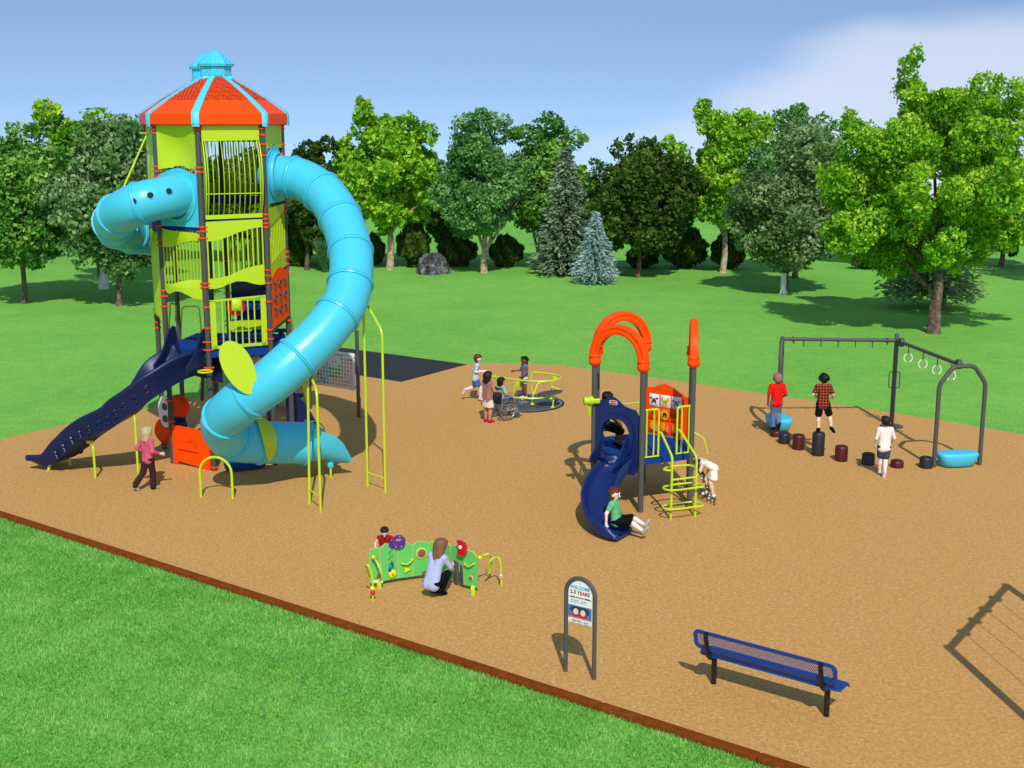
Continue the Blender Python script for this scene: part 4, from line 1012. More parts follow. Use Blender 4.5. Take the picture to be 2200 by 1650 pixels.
    for c in range(3):
        for r in range(3):
            ctr=o3+u3*(L3*(.21+.27*c))+w3*.062+UZ*(Zp(862)-.30*r)
            mb=MB(); box(mb,ctr,(.25,.02,.28),frame_axes(u3),bev=.012); tl=mb.build('tile',M['white'] if r==0 else M['orange'],pn)
            def blob(dx,dz,rx,rz,m,lift=.012,nm='animal_mark'):
                mb=MB(); prism(mb,[(rx*math.cos(q),rz*math.sin(q)) for q in np.linspace(0,2*math.pi,17)[:-1]],ctr+w3*lift+u3*dx+UZ*dz,u3,UZ,.004); mb.build(nm,M[m],tl)
            if r==0:
                m1=['animal_brown','animal_yellow','animal_grey'][c]
                blob(0,-.04,.055,.085,m1); blob(-.075,.045,.035,.022 if c!=1 else .05,m1); blob(.075,.045,.035,.022 if c!=1 else .05,m1); blob(0,-.085,.035,.03,'white' if c==0 else 'animal_yellow' if c==1 else 'white',.0165); blob(-.025,-.01,.010,.012,'black',.0165); blob(.025,-.01,.010,.012,'black',.0165)
            elif r==1:
                if c==1: blob(0,0,.10,.12,'animal_gold'); blob(.0,.02,.045,.03,'black',.0165); blob(.03,-.02,.02,.04,'black',.0165); blob(-.04,-.03,.02,.035,'black',.0165)
                else: blob(0,.02,.06,.05,'animal_brown'); blob(.02,-.08,.03,.05,'animal_gold',.0165)
            else:
                blob(-.03,.03,.05,.10,'animal_gold'); blob(.07,-.02,.03,.08,'animal_pink'); blob(0,-.1,.06,.03,'animal_brown',.0165)
    mb=MB(); box(mb,o3+u3*L3*.5+w3*.08+UZ*(DZ+.02),(L3*.95,.03,.03),frame_axes(u3)); mb.build('tile_rail',M['grey_light'],pn)
    # spyglass on post a
    mb=MB(); c=P(1262,861,25.95); lathe(mb,[(.085,-.10),(.10,-.09),(.10,-.03),(.085,-.02),(.085,.09),(.07,.10)],c+Vector((.02,0,0)),(-1,-.15,0),20); mb.build('spyglass',M['lime'],t)
    mb=MB(); box(mb,Vector((1.73,25.97,zy(862,25.95))),(.22,.05,.10),bev=.015); box(mb,Vector((1.62,25.97,zy(880,25.95))),(.06,.04,.3),bev=.01); mb.build('bracket',M['lime'],t)
    # side barrier a-f, lime frame
    f_=V('f'); a_=V('a'); 
    u4=(a_-f_).normalized(); tb([f_+u4*.1+UZ*(DZ),f_+u4*.1+UZ*(DZ+.75),a_-u4*.1+UZ*(DZ+.75),a_-u4*.1+UZ*DZ],.018,'side_rail',extra=[[f_+u4*x+UZ*DZ,f_+u4*x+UZ*(DZ+.75)] for x in (.35,.58,.82)])
    tb([e_-u3*-.05+UZ*DZ,e_+UZ*(DZ+.7),f_+UZ*(DZ+.7)],.016,'side_rail')
    # rope net climber on edge c-d
    c_=V('c'); d_=V('d'); u5=(d_-c_).normalized(); w5=u5.cross(UZ); nt=bpy.data.objects.new('net_climber',None); COL.objects.link(nt); nt.parent=t; nt.matrix_parent_inverse=Matrix.Translation(-Vector(root_off(t)))
    A0=c_+u5*.15+UZ*DZ; A1=c_+u5*.95+UZ*DZ; B0=G(1536,1086); B1=B0+u5*.62+w5*.05
    mb=MB()
    for i in range(5):
        k=i/4; a=A0.lerp(A1,k); b=B0.lerp(B1,k); tube(mb,[a,(a+b)/2-UZ*.05,b],.011,6)
    for j in range(1,9):
        k=j/9; 
        pts=[(A0.lerp(A1,i/4)).lerp(B0.lerp(B1,i/4),k)-UZ*(.05*4*k*(1-k)) for i in range(5)]; tube(mb,pts,.009,6)
    mb.build('rope_net',M['rope'],nt)
    for j in range(1,9):
        k=j/9
        for i in range(5):
            mb=MB(); ball(mb,(A0.lerp(A1,i/4)).lerp(B0.lerp(B1,i/4),k)-UZ*(.05*4*k*(1-k)),.020,0,6); mb.build('rope_knot',M[['black','white','yellow'][(i+j)%3]],nt)
    tb([c_+UZ*(zy(925,25.9)),c_+w5*.25+UZ*(DZ+.35),c_+w5*.35+UZ*DZ],.016,'grab_bar')
    return t
for n,c in dict(animal_brown='6a3018',animal_yellow='e0b020',animal_grey='8a8078',animal_gold='e8a808',animal_pink='d89070',rope='3a3a30').items(): M[n]=mat(n,c,.6)
small_structure()

# ------------------------------------------------------------------ ring trek (overhead beams)
def ring_trek():
    t=thing('overhead_ring_trek','dark grey overhead beam frame with hanging rings and end arch beyond the stepping stumps','climbing frame',G(1915,917))
    H=2.36; m0=G(1915,917); 
    mb=MB(); lathe(mb,[(.060,0),(.060,H+.12),(.035,H+.16)],m0,UZ,18); mb.build('post',M['grey'],t)
    mb=MB(); lathe(mb,[(.30,.0),(.30,.025),(.28,.035),(.08,.035)],m0,UZ,28); mb.build('base_disc',M['grey'],t)
    mb=MB(); z0,z1=zy(833,m0.y),zy(799,m0.y)
    for s in (-1,1): tube(mb,fillet([m0+UZ*z0,m0+Vector((s*.14,0,z0)),m0+Vector((s*.14,0,z1)),m0+UZ*z1],.06),.016,8)
    mb.build('grab_handle',M['grey'],t)
    def arch(c,d,w=.59,name='end_arch'):
        mb=MB(); h=2.40; pts=[c-d*w,c-d*w+UZ*(h-.42),c-d*(w*.45)+UZ*h,c+d*(w*.45)+UZ*h,c+d*w+UZ*(h-.42),c+d*w]
        tube(mb,fillet(pts,.12),.052,12); mb.build(name,M['grey'],t)
    a=G(2006,1004); b=G(2104,999); c=(a+b)/2; d=(b-a).normalized(); arch(c,d,(b-a).length/2); RC=c+UZ*2.40
    c2=Vector((XatY(1676,32.75,1.2),32.75,0)); d2=Vector((c2.x,32.75,0)).normalized(); 
    d2=Vector((.24,.97,0)).normalized(); arch(c2,d2,.55); LC=c2+UZ*2.40
    mt=m0+UZ*(H-.03)
    mb=MB(); tube(mb,[LC,mt],.047,12); bm=mb.build('beam',M['grey'],t)
    mb=MB(); tube(mb,[mt,RC],.047,12); bm2=mb.build('beam',M['grey'],t)
    for k in (.10,.19,.34,.49,.64,.79,.92):
        p=LC.lerp(mt,k); mb=MB(); big_=k in(.10,.92); lathe(mb,[(.07 if big_ else .055,-.03),(.07 if big_ else .055,.03)],p,(mt-LC),12); tube(mb,[p,p-UZ*(.13 if big_ else .20)],.014,6); mb.build('hanger',M['grey'],bm)
    for p in (mt.lerp(RC,.08),mt.lerp(RC,.93)):
        mb=MB(); lathe(mb,[(.11,-.05),(.12,-.03),(.12,.03),(.11,.05)],p,Vector((RC-mt)).cross(UZ),16); mb.build('beam_joint',M['grey'],bm2)
    dr=(RC-mt).normalized()
    for k in (.20,.43,.64,.84):
        p=mt.lerp(RC,k); mb=MB(); tube(mb,[p-UZ*.04,p-UZ*.17],.012,6); tube(mb,fillet([p-UZ*.17+x for x in (Vector((0,0,0)),Vector((.035,0,-.06)),Vector((-.035,0,-.06)),Vector((0,0,0)))],.01),.007,6)
        hg=mb.build('hanger',M['grey'],bm2)
        mb=MB(); cc=p-UZ*.33; tube(mb,catmull([cc+Vector((math.sin(q)*.105*(1+.10*math.cos(q-math.pi)),0,math.cos(q)*.115)) for q in np.linspace(0,2*math.pi,13)[:-1]],3,True),.014,8,True); mb.build('hand_ring',M['white'],hg)
    return c,d,c2,d2
RTc,RTd,RT2,RTd2=ring_trek()
def cyan_step(c,d,label,L_=.98,W=.42,loc=None):
    mb=MB(); n=28; layers=[(.72,.03),(.80,.0+.04),(.94,.20),(1.0,.27),(1.0,.31),(.96,.34),(.80,.35)]
    per=Vector((-d.y,d.x,0)); vs=[]
    for s,z in layers:
        for i in range(n):
            q=2*math.pi*i/n; x=math.copysign(abs(math.cos(q))**.55,math.cos(q)); y=math.copysign(abs(math.sin(q))**.75,math.sin(q))
            vs.append(c+d*(x*L_*.5*s*(1.02))+per*(y*W*.5*s)+UZ*z)
    fs=[list(range(n-1,-1,-1)),[(len(layers)-1)*n+i for i in range(n)]]
    fs+=[(j*n+i,j*n+(i+1)%n,(j+1)*n+(i+1)%n,(j+1)*n+i) for j in range(len(layers)-1) for i in range(n)]
    mb.add(vs,fs)
    o=mb.build('step_pad',M['cyan_pad'],angle=60); rebase(o,c); return tag(o,label,'step',group='cyan step pads of the ring trek')
M['cyan_pad']=mat('cyan_pad','46c4de',.5,.04,bump=.5,bscale=45)
cyan_step(RTc,RTd,'cyan step pad between the two legs of the near grey arch',.98,.50)
cyan_step(RT2+Vector((-.02,-.1,0)),Vector((1,.1,0)).normalized(),'cyan step pad behind the boy in the red shirt',.60,.9)

STUMPS=[(1667,924,943,'r','short dark red stump under the boy in the red shirt'),(1685,929,958,'b','charcoal stump second from the left, beside the short red one'),
 (1715,933,971,'r','medium dark red stump third from the left'),(1757,928,984,'b','tallest charcoal stump under the boy in the plaid shirt'),
 (1807,957,996,'r','dark red stump right of the tallest charcoal one'),(1865,973,1004,'b','charcoal stump left of the boy in the white sleeveless shirt'),
 (1927,988,1010,'r','lowest dark red stump right of the boy in the white sleeveless shirt'),(1989,981,1011,'b','charcoal stump beside the leg of the grey arch')]
STP=[]
def stumps():
    proto={}
    for px,pt_,pb,k,lab in STUMPS:
        base=G(px,pb-3); base.y+=.13; base=Vector((base.x*1.004,base.y,0)); h=zy(pt_,base.y+.0); STP.append((base,h))
        mb=MB(); R=.152; lathe(mb,[(R,0),(R,h-.05),(R-.012,h-.018),(R-.035,h-.004),(R-.05,h),(.01,h)],base,UZ,28)
        o=mb.build('stepping_stump',M['stump_red' if k=='r' else 'stump_black'],angle=60); rebase(o,base); tag(o,lab,'stump','stepping stumps in front of the ring trek')
stumps()

# ------------------------------------------------------------------ merry-go-round
def carousel():
    c=G(1123,867); c=Vector((c.x,c.y,0)); t=thing('merry_go_round','flush black spinner disc with lime hoop rails and a grey side seat','merry-go-round',c)
    mb=MB(); lathe(mb,[(1.20,.008),(1.20,.022),(1.14,.024),(1.14,.018)],c,UZ,48); mb.f=mb.f[:-1]; mb.m=mb.m[:-1]; mb.build('rim',M['black'],t)
    mb=MB(); lathe(mb,[(1.10,.01),(1.13,.03),(1.09,.034),(1.085,.03)],c,UZ,48); mb.f=mb.f[:-1]; mb.m=mb.m[:-1]; mb.build('metal_ring',M['grey_light'],t)
    mb=MB(); lathe(mb,[(1.10,.008),(1.10,.026)],c,UZ,48); mb.build('deck',M['spinner'],t)
    mb=MB(); lathe(mb,[(.14,.02),(.13,.045),(.04,.05)],c,UZ,24); mb.build('hub_cap',M['grey_light'],t)
    z=.86
    q=[G(x,y,z) for x,y in ((1052,808),(1062,809),(1080,812),(1104,815),(1130,818),(1150,819),(1175,819),(1192,817),(1203,813),(1203,809),(1190,805),(1170,802),(1150,800),(1143,803))]
    q.append(G(1141,815,.8))
    mb=MB(); tube(mb,catmull(q,4),.026,8); mb.build('hoop_rail',M['lime_metal'],t)
    q=[G(x,y,.33) for x,y in ((1100,853),(1115,855),(1140,856),(1165,855),(1185,850),(1200,843),(1203,838))]
    mb=MB(); tube(mb,catmull(q,4),.024,8); mb.build('seat_rail',M['lime_metal'],t)
    mb=MB(); sc=G(1183,845,.42); n=20
    vs=[sc+Vector((math.cos(2*math.pi*i/n)*.36-.02,math.sin(2*math.pi*i/n)*.28,.05*math.cos(2*math.pi*i/n))) for i in range(n)]
    mb.add(vs+[v+UZ*.03 for v in vs],[list(range(n-1,-1,-1)),[n+i for i in range(n)]]+[(i,(i+1)%n,n+(i+1)%n,n+i) for i in range(n)]); mb.build('seat',M['grey'],t)
    def leg(pts,r=.022):
        mb=MB(); tube(mb,fillet(pts,.08),r,8); mb.build('leg',M['lime_metal'],t)
        
    f1=G(1144,871); leg([f1,Vector((f1.x+.02,f1.y,.35)),P(1148,845,f1.y),P(1155,823,f1.y+.1),P(1180,819,f1.y+.2)])
    f2=G(1187,877); leg([f2,P(1190,850,f2.y),]); leg([G(1141,871)+Vector((0,.0,.0)),P(1146,852,f1.y),P(1140,826,f1.y)])
    f3=G(1184,859); leg([f3,P(1186,815,f3.y)]); f4=G(1104,853); leg([f4,P(1103,851,f4.y),P(1108,819,f4.y)])
    leg([P(1184,830,f3.y),P(1202,837,f3.y)])
    for f in (f1,f2,f3):
        mb=MB(); box(mb,f+UZ*.035,(.11,.09,.02),bev=.006); mb.build('foot_plate',M['lime_metal'],t)
    mb=MB(); y=f4.y; A=[P(1109,817,y),P(1131,820,y),P(1130,826,y),P(1122,830,y),P(1109,832,y)]
    mb.add(A+[a+Vector((0,.025,0)) for a in A],[[0,1,2,3,4],[9,8,7,6,5]]+[(i,5+i,5+(i+1)%5,(i+1)%5) for i in range(5)]); mb.build('fin_plate',M['lime'],t)
    mb=MB(); y=f3.y; A=[P(1188,806,y),P(1199,811,y),P(1189,816,y)]; mb.add(A+[a+Vector((0,.025,0)) for a in A],[[0,1,2],[5,4,3]]+[(i,3+i,3+(i+1)%3,(i+1)%3) for i in range(3)]); mb.build('fin_plate',M['lime'],t)
M['spinner']=mat('spinner_tread','4e4e4e',.7,.25,8,bump=.8,bscale=30)
carousel()

# ------------------------------------------------------------------ wheelchair
def wheelchair():
    b=G(1090,903); b.x-=.02
    t=thing('wheelchair','wheelchair with dark grey backrest facing the spinner disc','wheelchair',b)
    fw=Vector((.80,.60,0)).normalized(); lt=Vector((-fw.y,fw.x,0))   # lt = rider's left
    at=lambda f,l,z: b+fw*f+lt*(l+.24)+UZ*z
    for s in (-1,1):
        wc=at(.0,s*.28,.30); mb=MB()
        tube(mb,[wc+(fw*math.cos(q)+UZ*math.sin(q))*.285 for q in np.linspace(0,2*math.pi,29)[:-1]],.018,8,True); wl=mb.build('wheel',M['grey'],t)
        mb=MB(); tube(mb,[wc+lt*s*.03+(fw*math.cos(q)+UZ*math.sin(q))*.245 for q in np.linspace(0,2*math.pi,29)[:-1]],.008,6,True); mb.build('push_rim',M['grey_light'],wl)
        mb=MB(); 
        for k in range(12):
            q=k*math.pi/6; tube(mb,[wc,wc+(fw*math.cos(q)+UZ*math.sin(q))*.28],.004,4)
        lathe(mb,[(.04,-.03),(.04,.03)],wc,lt,10); mb.build('spokes',M['grey_light'],wl)
        c2=at(.40,s*.2,.08); mb=MB(); lathe(mb,[(.075,-.015),(.075,.015)],c2,lt,14); cw=mb.build('caster',M['grey'],t)
        mb=MB(); tube(mb,fillet([at(-.20,s*.21,.95),at(-.12,s*.21,.93),at(-.12,s*.21,.25),at(.36,s*.21,.25),at(.40,s*.2,.10)],.05),.013,7); 
        tube(mb,fillet([at(-.12,s*.21,.62),at(.22,s*.21,.62),at(.30,s*.21,.50),at(.30,s*.21,.45),at(.50,s*.14,.12),at(.56,s*.14,.10)],.06),.013,7); tube(mb,[at(-.12,s*.21,.42),at(.30,s*.21,.42)],.012,6); mb.build('side_frame',M['grey_light'],t)
        mb=MB(); box(mb,at(.56,s*.09,.10),(.16,.12,.012),frame_axes(fw)); mb.build('footrest',M['grey_light'],t)
    mb=MB(); box(mb,at(.09,0,.44),(.42,.40,.045),frame_axes(fw),bev=.015); mb.build('seat',M['cloth_grey'],t)
    mb=MB(); box(mb,at(-.125,0,.68),(.03,.42,.42),frame_axes(fw),bev=.012); mb.build('backrest',M['cloth_grey'],t)
    return at(.0,0,.46),fw
WCseat,WCf=wheelchair()

# ------------------------------------------------------------------ message board
def board():
    a=G(667,878); b=G(771,896); t=thing('communication_board','white picture board between two dark posts beside the black path','board',(a+b)/2)
    u=(b-a).normalized(); 
    if u.dot(Vector((1,0,0)))<0: u=-u
    w=u.cross(UZ); hz=2.42
    for p in (a,b):
        mb=MB(); lathe(mb,[(.052,0),(.052,hz-.03),(.03,hz)],p,UZ,14); mb.build('post',M['post'],t)
    L_=(b-a).length; x0,x1=.10,L_-.10
    if x1-x0>3: x0=x1-2.4
    zt=zy(762,b.y-.1); zb=zy(842,b.y-.1); o=a+u*x0+w*.0
    mb=MB(); box(mb,a+u*(x0+x1)/2+UZ*(zt+zb)/2,(x1-x0,.03,zt-zb),frame_axes(u),bev=.01); pn=mb.build('panel',M['white'],t)
    for z in (zt-.1,zb+.1):
        for p,s in ((a,1),(b,-1)):
            mb=MB(); box(mb,p+u*s*.07+UZ*z,(.1,.035,.04),frame_axes(u)); mb.build('bracket',M['grey_light'],t)
    W=x1-x0; H_=zt-zb; nc,nr=13,8
    rnd=random.Random(4)
    for r in range(nr):
        for c in range(nc):
            if c==0: m='c_yellow'
            elif c<5: m='c_blue' if (r*3+c)%4 else 'c_teal'
            elif c<9: m='c_green' if 3<=r<6 else ('c_pale' if r<3 else 'c_rose')
            else: m='c_rose'
            if c==8 and r==2: m='c_green'
            ctr=a+u*(x0+W*(.06+.90*(c+.5)/nc))+w*.016+UZ*(zt-H_*(.14+.80*(r+.5)/nr))
            mb=MB(); cw,ch=W*.90/nc*.72,H_*.80/nr*.74
            box(mb,ctr,(cw,.004,ch),frame_axes(u),mi=0); box(mb,ctr+w*.003,(cw*.34,.004,ch*.32),frame_axes(u),mi=1)
            mb.build('picture_cell',[M[m],M['c_dark' if rnd.random()<.4 else 'white']],pn,smooth=False)
    text_mesh('Communication Board',.085,a+u*(x0+W*.50)+w*.016+UZ*(zt-.115),u,UZ,pn,M['c_dark'])
    text_mesh('Point here  Yes  No',.05,a+u*(x0+W*.84)+w*.016+UZ*(zt-.09),u,UZ,pn,M['c_blue'])
for n,c in dict(c_yellow='f0d020',c_blue='5aa0d8',c_teal='2a8ab0',c_green='40b440',c_rose='d4a0a0',c_pale='d8d4d0',c_dark='3a3a44',c_red='c02028',c_orange='e89040',c_navy='1c2c54',c_sky='5070b0',c_cyan='2aa8cc',c_grey='8a8c94').items(): M[n]=mat(n,c,.5,.02)
board()

# ------------------------------------------------------------------ welcome sign
def welcome():
    a=G(1215,1443); b=G(1276,1460); u=(b-a).normalized(); L_=(b-a).length; w=u.cross(UZ); c=(a+b)/2
    t=thing('welcome_sign','grey hooped post frame holding a white welcome sign near the bench','sign',c)
    ht=P(1245,1239,c.y).z; r=L_/2
    arc=[a]+[c-u*math.cos(q)*r+UZ*(ht-.03-r+math.sin(q)*r) for q in np.linspace(0,math.pi,21)]+[b]
    mb=MB(); tube(mb,arc,.032,14); mb.build('frame',M['grey'],t)
    zb=P(1245,1340,c.y).z; rr=r-.045; zc=ht-.03-r
    poly=[(-rr,zb),(rr,zb)]+[(rr*math.cos(q),zc+rr*math.sin(q)) for q in np.linspace(0,math.pi,21)]
    mb=MB(); prism(mb,poly,c,u,UZ,.012); pn=mb.build('panel',M['sign_white'],t,smooth=False)
    f=w*.0125
    def rect(x0,x1,z0,z1,m,lift=.001,nm='print_block'):
        mb=MB(); prism(mb,[(x0,z0),(x1,z0),(x1,z1),(x0,z1)],c+f+w*lift,u,UZ,.001); return mb.build(nm,M[m],pn,smooth=False)
    zt=ht-.03+.0
    text_mesh('WELCOME',.072,c+f+UZ*(zt-.165),u,UZ,pn,M['c_cyan'],bold=.0015,xs=.95)
    text_mesh('2-5 YEARS',.078,c+f+UZ*(zt-.245),u,UZ,pn,M['c_red'],bold=.002,xs=.95)
    H0=zc-zb
    rect(-rr*.82,rr*.86,zt-.305,zt-.285,'c_navy')
    text_mesh('Play safely together',.022,c+f+UZ*(zt-.301),u,UZ,pn,M['white'],lift=.004)
    for i,(x,s) in enumerate(((-.6,'Adult supervision'),(-.6,'Be kind, take turns'),(.42,'No running'),(.42,'Dress for play'))):
        text_mesh(s,.020,c+u*(x*rr*.75)+f+UZ*(zt-.345-.03*(i%2)),u,UZ,pn,M['c_grey' if i%2 else 'c_red'])
    zp1=zt-.42; zp0=zt-.60
    rect(-rr*.985,rr*.985,zp0,zp1,'c_sky'); rect(-rr*.985,rr*.985,zp0-.02,zp0,'c_orange')
    def el(x,z,rx,rz,m,l):
        mb=MB(); prism(mb,[(rx*math.cos(q),rz*math.sin(q)) for q in np.linspace(0,2*math.pi,21)[:-1]],c+u*x+UZ*z+f+w*l,u,UZ,.001); mb.build('printed_photo',M[m],pn,smooth=False)
    zm=(zp0+zp1)/2
    el(-.06,zm+.03,.11,.05,'c_dark',.0025); el(.07,zm+.02,.09,.06,'c_dark',.003); el(-.07,zm-.055,.06,.03,'c_red',.004); el(.05,zm-.055,.07,.032,'c_red',.0045); el(-.065,zm,.042,.048,'skin_pale',.006); el(.055,zm-.005,.042,.048,'skin_pale',.0065)
    for i,x in enumerate((-.11,.0,.11)):
        for k in range(4): text_mesh('for ages 2-5',.016,c+u*x+f+UZ*(zp0-.052-.02*k),u,UZ,pn,M['c_grey'])
    text_mesh('Playgrounds',.026,c-u*.05+f+UZ*(zb+.035),u,UZ,pn,M['c_navy']); text_mesh('Thank you',.018,c+u*.09+f+UZ*(zb+.03),u,UZ,pn,M['c_grey'])
    for x,z in ((-rr*.85,zb+.02),(rr*.85,zb+.02),(0,zt-.075),(-rr*.92,zt-.30),(rr*.93,zt-.30)):
        mb=MB(); lathe(mb,[(.008,0),(.006,.004)],c+u*x+UZ*z+f,w,10); mb.build('bolt',M['grey_light'],pn)
M['sign_white']=mat('sign_white','eeeeea',.35,.01)
welcome()

# ------------------------------------------------------------------ bench
def bench():
    a=G(1533,1469); b=G(1775,1539); u=(b-a).normalized(); n=Vector((-u.y,u.x,0)); 
    if n.y<0: n=-n           # away from the camera = front of the bench
    c=(a+b)/2; t=thing('park_bench','blue perforated steel bench with black legs, its back to the viewer','bench',c)
    R=frame_axes(u); L_=(b-a).length
    e0=-L_*.5-.19; e1=L_*.5+.36
    # seat: pan with rolled front and back edges
    zS=.49
    def slat(prof,x0,x1,name,parent=t,m='blue'):
        mb=MB(); vs=[]; k=len(prof)
        for x in (x0,x0+.03,x0+.10,x1-.10,x1-.03,x1):
            s=.86 if x in (x0,x1) else (.96 if x in (x0+.03,x1-.03) else 1)
            my=sum(p[0] for p in prof)/k
            for y,z in prof: vs.append(c+u*x+n*(my+(y-my)*s)+UZ*z)
        fs=[list(range(k-1,-1,-1)),[5*k+i for i in range(k)]]+[(j*k+i,j*k+(i+1)%k,(j+1)*k+(i+1)%k,(j+1)*k+i) for j in range(5) for i in range(k)]
        mb.add(vs,fs); return mb.build(name,M[m],parent,angle=50)
    slat([(-.13,zS-.03),(-.155,zS-.015),(-.15,zS+.01),(-.12,zS+.012),(-.06,zS-.006),(.12,zS-.008),(.19,zS),(.225,zS-.02),(.23,zS-.06),(.215,zS-.07),(.2,zS-.03),(.12,zS-.022),(-.06,zS-.02)],e0+.02,e1-.13,'seat')
    # backrest: frame + expanded mesh, leaning back towards the camera
    bz0,bz1=.60,.90; by0,by1=-.20,-.27
    up=(Vector((0,0,bz1-bz0))+n*(by1-by0)); hgt=up.length; up.normalize(); bo=c+n*by0+UZ*bz0
    def rr(x0,x1,y0,y1,r,n_=6):
        out=[]
        for cx,cy,q0 in ((x1-r,y0+r,-90),(x1-r,y1-r,0),(x0+r,y1-r,90),(x0+r,y0+r,180)):
            for i in range(n_+1): q=math.radians(q0+90*i/n_); out.append((cx+r*math.cos(q),cy+r*math.sin(q)))
        return out
    x0,x1=e0-.02,e1-.14
    mb=MB(); ringpanel(mb,rr(x0,x1,0,hgt,.09),rr(x0+.055,x1-.055,.045+.01,hgt-.05,.05),bo-up.cross(u)*0,u,up,.022); fr=mb.build('backrest',M['blue'],t,angle=40)
    mb=MB(); y0,y1=.05,hgt-.045; H_=y1-y0; X0,X1=x0+.05,x1-.05; st=.030; w=u.cross(up)
    k=0; xx=X0-H_
    while xx<X1:
        for s in (1,-1):
            p0=(xx if s>0 else xx+H_*.6, y0); p1=(xx+H_*.6 if s>0 else xx, y1)
            q0,q1=p0,p1
            def clip(p,q):
                (ax,ay),(bx,by)=p,q
                if max(ax,bx)<X0 or min(ax,bx)>X1: return None
                def at_x(X): 
                    tt=(X-ax)/(bx-ax); return (X,ay+(by-ay)*tt)
                P_,Q_=p,q
                if ax<X0: P_=at_x(X0)
                if ax>X1: P_=at_x(X1)
                if bx<X0: Q_=at_x(X0)
                if bx>X1: Q_=at_x(X1)
                return P_,Q_
            r_=clip(q0,q1)
            if r_:
                A=bo+u*r_[0][0]+up*r_[0][1]+w*.011; B=bo+u*r_[1][0]+up*r_[1][1]+w*.011
                if (B-A).length>.01: tube(mb,[A,B],.0042,4,caps=False)
        xx+=st
    mb.build('mesh_infill',M['blue'],fr,smooth=False)
    # rolled blue lower strip under the backrest seen from behind
    slat([(-.185,.555),(-.20,.60),(-.19,.61),(-.165,.56),(-.14,.52),(-.15,.515)],x0+.08,x1-.04,'back_lip')
    mb=MB()
    for i in range(48):
        x=x0+.14+(x1-x0-.24)*i/47; p=c+u*x+n*(-.2005)+UZ*.588; lathe(mb,[(.007,0),(.006,.003)],p,-n,6)
    mb.build('perforations',M['white'],fr)['kind']='stuff'
    for s,p in ((-1,a),(1,b)):
        lx=(p-c).dot(u); q=c+u*lx
        mb=MB(); tube(mb,[q,q+UZ*.455],.040,12); mb.build('leg',M['black'],t)
        mb=MB(); tube(mb,fillet([q+UZ*.43+n*.16,q+UZ*.43-n*.11,q+UZ*.50-n*.20,q+UZ*.72-n*.265,q+UZ*.88-n*.305],.07),.032,10); mb.build('bracket',M['black'],t)
        for z,o_ in ((.86,-.262),(.70,-.22),(.47,-.12)):
            mb=MB(); ball(mb,q+u*.045+UZ*z+n*(o_-.01),.011,0,8); mb.build('bolt',M['white'],t)
bench()

